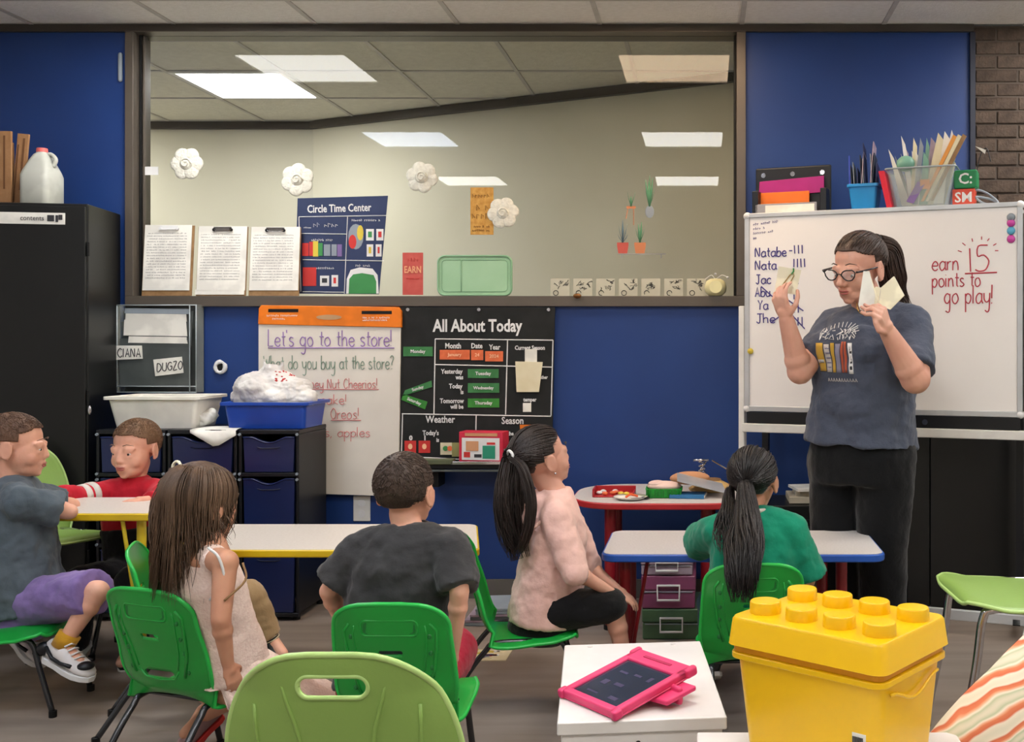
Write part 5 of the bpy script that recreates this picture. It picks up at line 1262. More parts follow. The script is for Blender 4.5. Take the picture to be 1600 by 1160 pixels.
def tail(h, start, ctrl, n=120, r0=.02, r1=.05, k=7, wave=.006, lenj=.15):
    """strands from a knot along control points; r0/r1 spread at knot / end"""
    cp = catmull([V(start)]+[V(c) for c in ctrl], k); paths = []; N = len(cp); FR = []; A_ = None
    for j in range(N):
        t = (cp[min(j+1,N-1)] - cp[max(j-1,0)]).normalized()
        if A_ is None: A_, B_ = frame_of(t)
        A_ = (A_ - t*A_.dot(t)).normalized(); FR.append((A_, A_.cross(t)))
    for i in range(int(n*2.4)):
        a = random.uniform(0,2*PI); q = random.random()**.5; ph = random.uniform(0,6); L_ = int(N*(1-random.random()*lenj)); pts = []
        for j in range(max(4,L_)):
            u = j/(N-1); A_, B_ = FR[j]
            prof = r0 + (r1-r0)*math.sin(min(1,u*1.6)*PI/2); prof *= 1-.45*max(0,u-.6)/.4
            pts.append(cp[j] + (A_*math.cos(a+u*1.2) + B_*math.sin(a+u*1.2))*prof*q + A_*wave*math.sin(ph+u*9)*u)
        paths.append(pts)
    return paths
def build_hair(body, m_, paths, r, org, name='hair', n=4):
    mb = M(); tubes(mb, paths, r*.62, 3); return mb.build(name, m_, body, smooth=True, org=org)

def arm(mb, sh, el, wr, s, k=1.0):
    mb.capsule(sh, el, .047*s*k, .038*s*k); mb.capsule(el, wr, .038*s*k, .024*s*k)
    m_ = V(el).lerp(V(wr), .25); mb.ell(m_, (.040*s*k,.040*s*k,.040*s*k))
def leg(mb, hp, kn, an, toe, s, k=1.0):
    mb.capsule(hp, kn, .075*s*k, .052*s*k); mb.capsule(kn, an, .050*s*k, .030*s*k); mb.ell(V(kn).lerp(V(an), .28), (.050*s*k,)*3)
    mb.capsule(an, toe, .030*s, .024*s)
def sleeve(name, sh, el, m_, body, s, r0, r1, org, frac=1.0, past=None, pr=.04, disp=.012):
    mb = M(); e = V(sh).lerp(V(el), frac); 
    mb.capsule(V(sh)-(V(el)-V(sh)).normalized()*.0, V(sh).lerp(e,.3), r0, r0); mb.cyl(sh, e, r0, r1, 24)
    return mb
def person(name, label, org):
    """the body is grown first; clothes, hair, eyes and shoes become its children"""
    return None

def shoe(body, an, toe, up, s, m_u, m_s, org, m_d=None, low=True):
    an, toe = V(an), V(toe); d = (toe-an); d = d.normalized(); up = V(up); up = (up - d*up.dot(d)).normalized(); lat = d.cross(up)
    L = .185*s; hl = an - d*.045*s - up*.052*s
    R = lambda u, w_, z0, z1: [hl + d*u*L + lat*w_*s*c_ + up*((z0+z1)/2*s + (z1-z0)/2*s*s_) for c_, s_ in [(math.cos(a*PI/8), math.sin(a*PI/8)) for a in range(16)]]
    mb = M().rings([R(-.02,.018,.01,.05),R(.04,.030,.008,.070),R(.22,.032,.008,.075),R(.42,.033,.008,.066),R(.62,.037,.008,.052),R(.82,.036,.008,.042),R(.96,.026,.008,.032),R(1.03,.012,.01,.024)])
    sh = mb.build('shoe', m_u, body, smooth=True, org=org)
    mb = M(); ol = [(-.03,.010),(.0,.024),(.10,.034),(.35,.033),(.6,.039),(.82,.038),(.97,.027),(1.05,.010)]
    pts = [hl + d*u*L + lat*w_*s for u, w_ in ol] + [hl + d*u*L - lat*w_*s for u, w_ in ol[::-1]]
    mb.prism([p - up*.004*s for p in pts], up*.018*s); mb.build('sole', m_s, sh, org=org, bevel=.003)
    if m_d:
        mb = M(); mb.tube([hl + d*L*u + lat*.036*s*sd + up*z*s for u, z in ((.12,.055),(.3,.030),(.5,.028),(.75,.035))] if (sd := 1) else [], .006*s, 6)
        mb.tube([hl + d*L*u - lat*.036*s + up*z*s for u, z in ((.12,.055),(.3,.030),(.5,.028),(.75,.035))], .006*s, 6)
        mb.build('side_stripe', m_d, sh, smooth=True, org=org)
        for k in range(4): M().tube([hl + d*L*(.42+.09*k) + lat*.018*s + up*(.071-.007*k)*s, hl + d*L*(.44+.09*k) + up*(.078-.0075*k)*s, hl + d*L*(.42+.09*k) - lat*.018*s + up*(.071-.007*k)*s], .003*s, 5).build('lace', m_s, sh, smooth=True, org=org)
    return sh
def garment(name, mb, m_, body, org, vox=.007, smooth=5, disp=.014, dscale=.06): return blob(name, mb, m_, body, vox, smooth, disp, dscale, org=org)
def part(name, mb, m_, body, org, smooth=True, bevel=0): return mb.build(name, m_, body, smooth=smooth, org=org, bevel=bevel)

# ------------------------------------------------------------------ THE TEACHER
random.seed(31)
O = V((.60, 4.05, 0)); up = V((0,0,1))
tf = V((-.55,-.83,0)).normalized(); trr = tf.cross(up).normalized()     # torso facing, her right side
pel = W(1346,705,4.06); waist = W(1352,630,4.06); bust = W(1352,548,4.05); shc = W(1366,496,4.06); nb = W(1362,478,4.04)
R_sh = W(1303,508,4.16); L_sh = W(1424,508,3.95)
R_el = W(1250,580,3.98); R_wr = W(1229,500,3.92); L_el = W(1430,592,3.78); L_wr = W(1388,520,3.72)
hd = Head(W(1342,420,3.99), (-.68,-.68,-.25), .264, tilt=math.radians(-4))
b = M(); head_parts(b, hd)
b.capsule(W(1358,498,4.06), W(1350,452,4.02), .062, .056)
torso(b, [pel-up*.06, pel, waist, bust, shc, nb], trr, None, [(.17,.13),(.185,.14),(.18,.135),(.18,.135),(.15,.09),(.06,.055)])
b.capsule(shc, R_sh, .06, .052); b.capsule(shc, L_sh, .06, .055)
b.capsule(R_sh, R_el, .052, .052); b.capsule(R_el, R_wr, .050, .030); b.ell(R_el.lerp(R_wr,.22), (.050,)*3)
b.capsule(L_sh, L_el, .060, .056); b.capsule(L_el, L_wr, .056, .032); b.ell(L_el.lerp(L_wr,.22), (.054,)*3)
hips = [pel - trr*s*.10 - up*.08 for s in (-1,1)]
for s, hp in zip((-1,1), hips):
    kn = V((hp.x+tf.x*.03, hp.y+tf.y*.03, .46)); an = V((hp.x-.0, hp.y, .09)); leg(b, hp, kn, an, an + tf*.14 - up*.045, 1.25, 1.05)
hand_parts(b, R_wr, W(1214,455,3.90)-R_wr, V((.55,.55,.3)), 1.0, curl=(.55,.75,.8,.85), thumb=(.5,.6), side=-1)
hand_parts(b, L_wr, W(1374,478,3.66)-L_wr, V((-.75,.35,.1)), 1.0, curl=(.9,.95,1.0,1.0), thumb=(.1,1.05), side=1)
T = blob('person', b, m_sk3, vox=.0042, smooth=4, org=O); T.location = O
tag(T, 'woman in glasses and grey t-shirt standing at the whiteboard, holding up cards', 'person')
m_tee = cloth('grey_blue_tee', (76,82,98), (66,72,88), bump=.25, bs=90)
s_ = M()
sp = [W(1344,694,4.06), W(1346,660,4.06), W(1350,610,4.05), W(1349,550,4.04), W(1358,510,4.05), W(1362,482,4.05)]
torso(s_, sp, trr, None, [(.216,.179),(.208,.174),(.196,.162),(.198,.170),(.172,.115),(.08,.068)])
for s in (-1,1): s_.ell(W(1325,545,3.97) + trr*s*.072, (.098,.085,.085), Matrix((trr,tf,up)).transposed())
s_.ell(W(1335,630,3.98), (.15,.10,.11), Matrix((trr,tf,up)).transposed())
s_.capsule(shc+up*.005, R_sh, .070, .066); s_.capsule(shc+up*.005, L_sh, .074, .072)
s_.cyl(R_sh+up*.0, R_sh.lerp(R_el,.72), .066, .070, 24); s_.ell(R_sh, (.066,)*3); s_.cyl(L_sh, L_sh.lerp(L_el,.86), .073, .077, 24); s_.ell(L_sh, (.073,)*3)
tee = garment('t_shirt', s_, m_tee, T, O, vox=.006, smooth=5, disp=.034, dscale=.10)
m_pt = cloth('black_trousers', (14,15,18), (10,11,13), bump=.3)
p_ = M(); torso(p_, [pel-up*.12, pel-up*.03, pel+up*.05], trr, None, [(.195,.16),(.203,.168),(.20,.16)])
for s, hp in zip((-1,1), hips):
    kn = V((hp.x+tf.x*.03, hp.y+tf.y*.03, .46)); an = V((hp.x, hp.y, .04)); p_.capsule(hp+V((0,0,.06)), kn, .122, .094); p_.cyl(kn, an, .094, .082)
garment('trousers', p_, m_pt, T, O, vox=.008, smooth=14, disp=.02, dscale=.12)
for hp in hips: shoe(T, V((hp.x,hp.y,.058)), V((hp.x,hp.y,.058))+tf*.2, up, 1.25, m_fr, m_blk, O)
m_h1 = hairmat('dark_brown_hair', (78,56,46), (44,32,27))
hair_cap(hd, T, m_h1, O, sc=1.045, front=.46, side=.24)
kn_ = V((0,-.93,.42)); build_hair(T, m_h1, pulled(hd, kn_, 260, sc=1.06, rnd=.02), .0042, O)
k0 = hd.skull(kn_, 1.12)
build_hair(T, m_h1, tail(hd, k0, [W(1390,392,4.08), W(1394,424,4.08), W(1398,454,4.09), W(1416,484,4.12)], 230, .03, .055), .004, O, 'ponytail')
part('hair_tie', M().tube([k0 + hd.r*math.cos(a*PI/8)*.024 + hd.u*math.sin(a*PI/8)*.024 for a in range(16)], .007, 8, closed=True), m_blk, T, O)
face_children(hd, T, m_h1, O, look=-.012)
# glasses
gf = M(); m_gf = mat('dark_glasses_frame', (24,24,34), .25, .5); H = hd.H
for s in (-1,1):
    gf.tube([hd.p(s*(.155+.115*math.cos(a*PI/9)*(1.05 if math.sin(a*PI/9) > 0 else .9)), .475-.05*abs(.155+.115*math.cos(a*PI/9)), .0+.075*math.sin(a*PI/9)+(.012 if math.cos(a*PI/9) > .5 else 0)) for a in range(18)], .0026, 6, closed=True)
    gf.tube([hd.p(s*.275,.452,.045), hd.p(s*.34,.40,.05), hd.p(s*.355,.05,.035), hd.p(s*.345,-.06,.0)], [.0045,.0042,.003,.003], 6)
gf.tube([hd.p(-.045,.475,.01), hd.p(0,.49,.022), hd.p(.045,.475,.01)], .0026, 6)
gl_ = part('glasses', gf, m_gf, T, O)
m_len = mat('lens', (235,240,245), .05, .5, alpha=.10)
for s in (-1,1): part('lens', M().prism([hd.p(s*(.155+.11*math.cos(a*PI/9)), .470-.05*abs(.155+.11*math.cos(a*PI/9)), .07*math.sin(a*PI/9)) for a in range(18)], hd.f*.001), m_len, gl_, O, smooth=False)
part('necklace', M().tube(catmull([W(1338,462,3.97), W(1340,484,3.94), W(1350,492,3.95), W(1364,484,3.99)],5), .0018, 5), mat('gold',(200,160,80),.25,metal=.9), T, O)
# shirt print: projected on the shirt front
bpy.context.view_layer.update()
bv = BVHTree.FromObject(tee, bpy.context.evaluated_depsgraph_get())
pc = W(1305,555,3.9); pr_ = -trr; pd = -tf          # print x runs to her left = picture right
def onshirt(x, z, off=.0025):
    st_ = pc + pr_*x + up*z + tf*.5 - O; h_ = bv.ray_cast(st_, pd)
    return (h_[0] + tf*off + O) if h_[0] else None
def patch(name, x0, x1, z0, z1, m_, nx=4, nz=8, slant=0):
    vs = []
    for j in range(nz+1):
        for i in range(nx+1):
            p = onshirt(x0+(x1-x0)*i/nx + slant*j/nz, z0+(z1-z0)*j/nz)
            if p is None: return
            vs.append(p-O)
    fs = [(j*(nx+1)+i, j*(nx+1)+i+1, (j+1)*(nx+1)+i+1, (j+1)*(nx+1)+i) for j in range(nz) for i in range(nx)]
    o = meshobj(name, vs, fs, m_, tee, True); s = o.modifiers.new('s','SOLIDIFY'); s.thickness = .001; s.offset = -1
    return o
m_mus = cloth('mustard_print', (200,160,66), bump=.1); m_rst = cloth('rust_print', (176,86,62), bump=.1); m_lgp = cloth('pale_print', (196,190,186), bump=.1); m_lav = cloth('lavender_grey_print', (140,136,156), bump=.1)
for (x0,x1,z0,z1,m_) in ((-.085,-.055,-.062,.045,m_mus),(-.050,-.028,-.065,.04,m_lgp),(-.023,-.010,-.066,.045,m_mus),(-.006,.012,-.066,.042,m_lav),(.016,.026,-.066,.05,m_rst),(.030,.040,-.066,.05,m_rst),(.048,.066,-.07,.045,m_cw)): patch('print_bar', x0, x1, z0, z1, m_, slant=-.004)
patch('print_mark', -.084,-.060,-.03,-.018, m_lgp, 2, 2); patch('print_mark', .052,.062,-.055,.03, m_dink, 2, 8)
for k in range(5): patch('print_mark', -.048, -.030, -.05+k*.018, -.044+k*.018, m_lav, 2, 2)
random.seed(8)
for rz_, n_, sz in ((.085,9,.013),(.068,10,.011)):
    mb = M()
    for k in range(n_):
        x = -.075+.15*k/n_; pts = [onshirt(x+random.uniform(-.006,.014), rz_+random.uniform(-.012,.016), .003) for _ in range(4)]
        if all(pts): mb.tube(pts, .0018, 4)
    part('print_lettering', mb, m_cw, tee, O, smooth=False)
mb = M()
for k in range(11):
    x = -.05+.012*k; pts = [onshirt(x, -.10, .003), onshirt(x+.003, -.088, .003), onshirt(x+.008, -.10, .003)]
    if all(pts): mb.tube(pts, .0014, 4)
part('print_lettering', mb, m_lgp, tee, O, smooth=False)
mb = M()
for k in range(12):
    a = math.radians(20+140*k/11); p0, p1 = onshirt(.0+.06*math.cos(a), .075+.03*math.sin(a), .003), onshirt(.0+.085*math.cos(a), .075+.05*math.sin(a), .003)
    if p0 and p1: mb.tube([p0,p1], .0014, 4)
part('print_ray', mb, m_cw, tee, O, smooth=False)
# cards in her hands
m_yc = mat('cream_card', (246,238,210), .6, .2, amt=.1)
c0 = W(1229,435,3.925)
t = thing('picture_card', 'cream card with a yellow crayon drawing held up in the woman\'s raised left-side hand', 'card', c0, 0)
mb = M().quadbox([(-.045,0,-.05),(.035,-.004,-.062),(.055,0,.03),(-.03,.004,.045)], (0,.0015,0)).build('sheet', m_yc, t)
t.rotation_euler = (math.radians(8),0,math.radians(-4))
mb = M(); mb.tube([(-.022,-.004,-.035),(.012,-.004,.012),(.024,-.004,.022),(.028,-.004,.01),(.012,-.004,-.018),(-.016,-.004,-.042),(-.022,-.004,-.035)], .0018, 5); mb.build('drawing', mat('ochre_ink',(150,120,40),.6), t)
M().tube([(.018,-.004,.016),(.026,-.004,.026),(.026,-.004,.038)], .003, 5).build('drawing', m_grn, t)
for k, (pts, lab) in enumerate([([(1349,424),(1357,424),(1366,462),(1362,492),(1344,484),(1341,476)],'tall narrow folded white card nearest the woman\'s cheek'),
        ([(1361,462),(1368,448),(1376,450),(1396,432),(1412,462),(1390,484),(1375,478),(1362,486)],'wide white folded card fanned out in the woman\'s right-side hand')]):
    zc = 3.70+.03*k; c0 = W(*pts[0], zc); t = thing('folded_card', lab, 'card', c0, 0, 'white cards in the woman\'s hand')
    M().prism([W(x,y,zc+.0*i)-c0 for i, (x,y) in enumerate(pts)], (.004,.002,0)).build('sheet', m_yc if k else m_paper, t, bevel=.0004)
    if k: M().tube([W(1376,450,zc-.002)-c0, W(1374,470,zc-.002)-c0], .0008, 4).build('crease', m_cw, t)
    else: M().prism([W(x,y,zc+.006)-c0 for x,y in ((1352,426),(1358,428),(1371,468),(1362,490))], (.003,.002,0)).build('inner_leaf', m_yc, t)

# ------------------------------------------------------------------ CHILDREN
def child(lab, O, skin, pel, sp, rr, ws, sh, arms, legs, hd, s=.78, hands=None, neck=None):
    """grow a child's body; sp = spine points, ws = widths, sh/arms/legs = joints for (left in list order)"""
    b = M(); head_parts(b, hd, True)
    torso(b, sp, rr, None, ws)
    b.capsule(sp[-1]-V((0,0,.02)), hd.p(0,-.08,-.25), .040*s/.78, .038*s/.78)
    for k, (a, e, w_) in enumerate(arms):
        b.capsule(sp[-2], a, .04*s, .045*s); arm(b, a, e, w_, s, .86)
        if hands and hands[k]: hand_parts(b, w_, hands[k][0], hands[k][1], s*.78, curl=hands[k][2], side=hands[k][3])
    for hp, kn, an, toe in legs: leg(b, hp, kn, an, toe, s, .86)
    o = blob('person', b, skin, vox=.0042, smooth=8, org=O); o.location = O; tag(o, lab, 'person')
    return o
RX = (.35,.35,.35,.35)
def W_(l): return [W(*p) for p in l]

# boy in the charcoal t-shirt, seen from behind
random.seed(41)
O = V((-.80, 2.90, 0)); rr = V((1,-.05,0))
sp = W_([(612,1075,2.82),(614,1020,2.84),(625,950,2.84),(634,880,2.83),(640,845,2.83),(640,822,2.84)])
Ls, Rs = W(568,858,2.84), W(706,858,2.80)
hd = Head(W(634,770,2.87), (.16,.98,.04), .215)
lk = [(W(590,1090,2.86), V((-.98,3.14,.31)), V((-1.0,3.02,.09)), V((-1.0,3.12,.04))), (W(660,1085,2.86), V((-.74,3.14,.31)), V((-.80,3.02,.09)), V((-.80,3.12,.04)))]
A1 = (Ls, W(514,924,2.84), W(540,985,2.98)); A2 = (Rs, W(718,925,2.74), W(708,1020,2.78))
P_ = child('boy in a charcoal t-shirt with short dark hair, seen from behind', O, m_sk1, None, sp, rr, [(.12,.09),(.12,.09),(.11,.085),(.115,.08),(.09,.06),(.045,.04)], None, [A1, A2], lk, hd, .80,
    hands=[((.3,.6,-.5),(0,.3,-1),RX,1), ((-.05,.15,-1),(-1,.2,0),(.3,.3,.35,.4),1)])
m_ch = cloth('charcoal_tee', (62,62,64), (52,52,54), bump=.3, bs=40)
g = M(); torso(g, sp[:5]+[sp[5]-V((0,0,.0))], rr, None, [(.155,.115),(.15,.11),(.142,.105),(.138,.096),(.105,.07),(.052,.05)])
for a, e, f_, r0, r1 in ((Ls, A1[1], .84, .052, .058), (Rs, A2[1], .95, .052, .056)):
    g.capsule(sp[4], a, .056, .054); g.ell(a, (r0,)*3); g.cyl(a, a.lerp(e,f_), r0, r1, 24)
garment('t_shirt', g, m_ch, P_, O, disp=.024, dscale=.06)
part('collar', M().tube([sp[5]+V((math.cos(a*PI/8)*.052,math.sin(a*PI/8)*.05,.0+.004*math.sin(a*PI/8))) for a in range(16)], .006, 8, closed=True), m_ch, P_, O)
g = M()
for hp, kn, an, toe in lk: g.capsule(hp, hp.lerp(kn,.9), .075, .07)
g.ell(sp[0], (.15,.11,.08))
garment('shorts', g, cloth('red_shorts', (170,30,56), (150,24,48)), P_, O, disp=.01)
for hp, kn, an, toe in lk: shoe(P_, an, toe, up, .95, m_fr, m_cw, O)
m_h2 = hairmat('very_dark_brown_hair', (80,62,52), (46,36,31), .55)
def short_hair(h, body, m_, org, crown=V((0,-.45,.85)), n=1700, sc=1.06, ln=.26, r=.0024, front=.60, side=.42, low=-.55):
    hair_cap(h, body, m_, org, sc=sc, front=front, side=side, low=low, disp=.012)
    paths = []
    for i in range(n):
        for _ in range(20):
            d = V((random.gauss(0,1),random.gauss(0,1),random.gauss(0,1))).normalized()
            if not ((d.y > side-.04 and d.z < front) or d.z < -.62 or (d.y > -.12 and d.z < -.08)): break
        flow = (d-crown*d.dot(crown)); flow = flow.normalized() if flow.length > .01 else V((1,0,0)); flow = (flow + V((random.uniform(-.15,.15),random.uniform(-.05,.15),0))).normalized()
        pts = []; dd = d.copy()
        for j in range(4): pts.append(h.skull(dd, sc+.004+.007*j)); dd = (dd + flow*ln/4).normalized()
        paths.append(pts)
    return build_hair(body, m_, paths, r, org, 'hair', 3)
short_hair(hd, P_, m_h2, O)
face_children(hd, P_, m_h2, O)

# girl in the pale pink dress
random.seed(42)
O = V((-1.34, 2.92, 0)); rr = V((.84,-.54,0)).normalized(); ff = V((.54,.84,0)).normalized()
sp = W_([(364,1080,2.90),(358,1040,2.88),(342,975,2.84),(322,905,2.79),(322,868,2.77),(328,838,2.77)])
Ls, Rs = W(284,878,2.90), W(352,880,2.68)
hd = Head(W(316,790,2.79), (.50,.86,-.12), .210)
lk = [(W(350,1070,2.94), W(366,1066,3.08), W(318,1112,3.16), W(300,1138,3.12)), (W(372,1080,2.88), W(392,1075,2.96), W(318,1120,3.06), W(290,1146,3.02))]
A1 = (Ls, W(278,960,2.98), W(300,1010,3.05)); A2 = (Rs, W(345,968,2.64), W(356,1038,2.68))
P_ = child('girl in a sleeveless pale pink dress with long loose brown hair', O, m_sk2, None, sp, rr, [(.10,.085),(.10,.085),(.088,.07),(.095,.066),(.08,.055),(.04,.035)], None, [A1, A2], lk, hd, .76,
    hands=[((.4,.6,-.6),(0,.3,-1),RX,1), ((.25,.2,-1),(-.8,.6,0),(.5,.5,.55,.6),1)])
m_dr_ = mat('pale_pink_lace', (238,218,208), .85, .15, c2=(226,200,190), scale=110, amt=.8, bump=.35, bscale=160)
g = M(); torso(g, [sp[1]-V((0,0,.01)), sp[2], sp[3], sp[4]], rr, None, [(.112,.10),(.098,.085),(.102,.08),(.072,.060)])
g.capsule(sp[4], Ls.lerp(sp[4],.35)+V((0,0,.0)), .048, .03); g.capsule(sp[4], Rs.lerp(sp[4],.35), .048, .03)
garment('dress_bodice', g, m_dr_, P_, O, disp=.01)
# skirt: a flared shell falling over the seat and to the right
R_ = []; nn = 48
for j in range(9):
    u = j/8; ring = []
    for i in range(nn):
        a = 2*PI*i/nn; fold = 1+.07*math.sin(a*9+u)*u + .03*math.sin(a*17)*u
        c_ = sp[1]*(1-u) + (sp[0]+ff*.08+V((.035,.0,-.012)))*u; rx_, ry_ = .110+.045*u, .098+.105*u
        p = c_ + (rr*math.cos(a)*rx_ + ff*math.sin(a)*ry_)*fold + V((0,0,.03*(1-u)))
        p.z += -.05*u*max(0, math.sin(a)) - .03*u*max(0,math.cos(a))
        q_ = Matrix.Rotation(math.radians(20),3,'Z') @ (p - V((-1.40,2.94,0)))
        if abs(q_.x) < .18 and -.2 < q_.y < .19: p.z = max(p.z, .302)
        ring.append(p)
    R_.append(ring)
sk = M().rings(R_, cap=False); o = part('skirt', sk, m_dr_, P_, O); s = o.modifiers.new('s','SOLIDIFY'); s.thickness = .004
part('dress_strap', M().tube(catmull([Rs+V((-.03,-.03,.045)), Rs+V((.0,-.035,.02)), Rs+V((.01,-.03,-.04)), Rs+V((-.03,-.02,-.09))],4), .0035, 8), m_cw, P_, O)
part('hair_tie_cord', M().tube(catmull([Rs+V((.045,0,.0)), Rs+V((.06,-.02,-.04)), Rs+V((.02,-.05,-.085))],5), .003, 6), m_wood, P_, O)
for hp, kn, an, toe in lk: shoe(P_, an, toe, up, .82, cloth('grey_pink_sandal', (150,120,120)), m_red, O)
m_h3 = hairmat('medium_brown_hair', (122,96,76), (62,47,38))
hair_cap(hd, P_, m_h3, O, sc=1.06, front=.55, side=.3)
kn_ = V((-.35,-.55,.78)).normalized()
paths = pulled(hd, kn_, 150, sc=1.09, rnd=.03)
build_hair(P_, m_h3, paths, .0038, O)
paths = []
for i in range(1900):      # loose strands falling over neck and back
    az = random.uniform(-2.1,.45) if i > 200 else random.uniform(.4,2.3)       # angle around the head, 0 = back
    d0 = V((math.sin(az)*.6, -math.cos(az)*.6, .75+random.uniform(-.2,.2))).normalized(); d1 = V((math.sin(az), -math.cos(az)*.95, -.18)).normalized()
    sc_ = 1.10+random.uniform(0,.12); pts = [hd.skull(slerp(d0,d1,j/6), sc_) for j in range(7)]
    L_ = random.uniform(.10,.27) if abs(az) < 1.6 else random.uniform(.05,.14); p = pts[-1]; ph = random.uniform(0,6); ce = hd.p(0,-.2,-.4)
    outd = (p - ce); outd.z = 0; outd = outd.normalized(); q0 = p.copy()
    for j in range(1,9):
        u = j/8; pts.append(q0 + V((0,0,-L_*u)) + outd*(-.018*u + .022*math.sin(ph+u*3.5)*u) + hd.r*(.012*math.sin(ph*2+u*6)*u - .035*u*(1 if az < 0 else .2)))
    paths.append(pts)
build_hair(P_, m_h3, paths, .0028, O, 'loose_hair')
k0 = hd.skull(kn_, 1.14)
build_hair(P_, m_h3, tail(hd, k0, [W(276,752,2.76), W(262,795,2.75), W(260,845,2.74), W(272,898,2.73)], 150, .018, .040, wave=.012, lenj=.4), .0034, O, 'ponytail')
part('hair_tie', M().tube([k0 + hd.r*math.cos(a*PI/8)*.017 + hd.u*math.sin(a*PI/8)*.017 for a in range(16)], .004, 8, closed=True), m_yc, P_, O)
face_children(hd, P_, m_h3, O)

# girl in the pink hoodie
random.seed(43)
O = V((-.56, 3.50, 0)); ff = V((.92,.38,0)).normalized(); rr = ff.cross(up).normalized()
sp = W_([(850,975,3.50),(852,945,3.50),(862,890,3.50),(868,830,3.50),(868,790,3.50),(868,762,3.50)])
Rs, Ls = W(868,805,3.41), W(880,800,3.60)
hd = Head(W(846,716,3.50), (.76,.60,.24), .216, tilt=math.radians(2))
lk = [(W(868,955,3.44), W(958,945,3.42), V((-.245,3.44,.09)), V((-.13,3.46,.04))), (W(868,955,3.56), W(958,945,3.56), V((-.27,3.60,.09)), V((-.15,3.62,.04)))]
A1 = (Rs, W(898,893,3.36), W(958,928,3.42)); A2 = (Ls, W(920,885,3.66), W(965,922,3.58))
P_ = child('girl in a pink hoodie with a long dark ponytail looking up to the right', O, m_sk3, None, sp, rr, [(.11,.10),(.11,.095),(.105,.085),(.105,.08),(.085,.055),(.04,.036)], None, [A1, A2], lk, hd, .80,
    hands=[((1,.3,-.5),(0,.2,-1),RX,1), ((1,-.3,-.5),(0,-.2,-1),RX,-1)])
m_pkh = mat('pink_speckled_fleece', (228,188,178), .9, .1, c2=(222,180,170), scale=90, amt=.8, bump=.2, bscale=60, sheen=.2)
g = M(); torso(g, [sp[0]+V((0,0,.01))]+sp[1:], rr, None, [(.128,.118),(.128,.115),(.122,.108),(.122,.098),(.10,.072),(.052,.05)])
for a, e, w_ in (A1, A2):
    g.capsule(sp[4], a, .056, .054); g.ell(a, (.054,)*3); g.cyl(a, a.lerp(e,.5), .054, .052, 20); g.cyl(a.lerp(e,.5), e, .052, .048, 20); g.ell(e, (.048,)*3); g.cyl(e, e.lerp(w_,.12), .047, .040, 20)
g.ell(W(834,806,3.50), (.055,.105,.055)); g.ell(W(846,782,3.5), (.065,.09,.035))
garment('hoodie', g, m_pkh, P_, O, disp=.017, dscale=.05)
part('hood_seam', M().tube(catmull([W(836,772,3.42), W(815,800,3.42), W(832,825,3.38), W(862,795,3.40)],6), .006, 6), m_pkh, P_, O)
g = M(); g.ell(sp[0], (.12,.12,.075))
for hp, kn, an, toe in lk: g.capsule(hp, hp.lerp(kn,.93), .070, .060)
garment('black_shorts', g, cloth('black_jersey', (20,20,22), (15,15,17)), P_, O, disp=.01)
for hp, kn, an, toe in lk: shoe(P_, an, toe, up, .9, m_fr, m_cw, O)
m_h4 = hairmat('near_black_hair', (56,44,40), (27,22,21))
hair_cap(hd, P_, m_h4, O, sc=1.05, front=.50, side=.3)
kn_ = V((.10,-.97,.15)).normalized(); build_hair(P_, m_h4, pulled(hd, kn_, 240, sc=1.075, rnd=.025), .0038, O)
k0 = hd.skull(kn_, 1.12)
build_hair(P_, m_h4, tail(hd, k0, [W(806,715,3.46), W(797,770,3.44), W(800,830,3.42), W(812,882,3.40)], 220, .030, .050, wave=.012, lenj=.35), .0038, O, 'ponytail')
build_hair(P_, m_h4, tail(hd, k0, [W(818,735,3.38), W(830,790,3.36), W(822,840,3.36), W(806,868,3.38)], 50, .012, .018, wave=.008, lenj=.3), .0036, O, 'ponytail_lock')
part('hair_tie', M().tube([k0 + hd.r*math.cos(a*PI/8)*.018 + hd.u*math.sin(a*PI/8)*.018 for a in range(16)], .005, 8, closed=True), m_cw, P_, O)
part('earring', M().ell(hd.p(.36,-.01,-.20), (.004,.004,.004)), m_chrome, P_, O)
part('hair_bead', M().ell(W(905,737,3.40), (.006,)*3), m_chrome, P_, O) if False else None
face_children(hd, P_, m_h4, O, look=.01)

# girl in the green t-shirt
random.seed(44)
O = V((.16, 3.34, 0)); rr = V((1,0,0)); ff = V((0,1,0))
sp = W_([(1178,985,3.32),(1178,950,3.32),(1178,900,3.32),(1178,840,3.34),(1177,812,3.34),(1176,796,3.34)])
Ls, Rs = W(1122,830,3.34), W(1232,828,3.32)
hd = Head(W(1177,752,3.37), (.22,.96,.04), .215)
lk = [(W(1150,980,3.36), V((.03,3.66,.31)), V((.03,3.70,.09)), V((.02,3.82,.04))), (W(1206,980,3.36), V((.29,3.66,.31)), V((.30,3.70,.09)), V((.31,3.82,.04)))]
A1 = (Ls, W(1090,850,3.52), W(1120,838,3.66)); A2 = (Rs, W(1262,905,3.34), W(1240,965,3.46))
P_ = child('girl in a green t-shirt with a very long black ponytail, seen from behind', O, m_sk2, None, sp, rr, [(.12,.10),(.12,.10),(.115,.09),(.12,.08),(.10,.06),(.045,.04)], None, [A1, A2], lk, hd, .82,
    hands=[((.9,.3,0),(0,0,-1),RX,-1), ((-.4,.8,-.4),(0,.3,-1),RX,1)])
m_gt = cloth('emerald_tee', (22,134,104), (16,118,92), bump=.25)
g = M(); torso(g, sp, rr, None, [(.145,.12),(.145,.12),(.142,.115),(.142,.10),(.115,.075),(.055,.052)])
for a, e, f_, r1 in ((Ls, A1[1], .92, .062), (Rs, A2[1], .97, .070)):
    g.capsule(sp[4], a, .058, .057); g.ell(a, (.057,)*3); g.cyl(a, a.lerp(e,f_), .056, r1, 24)
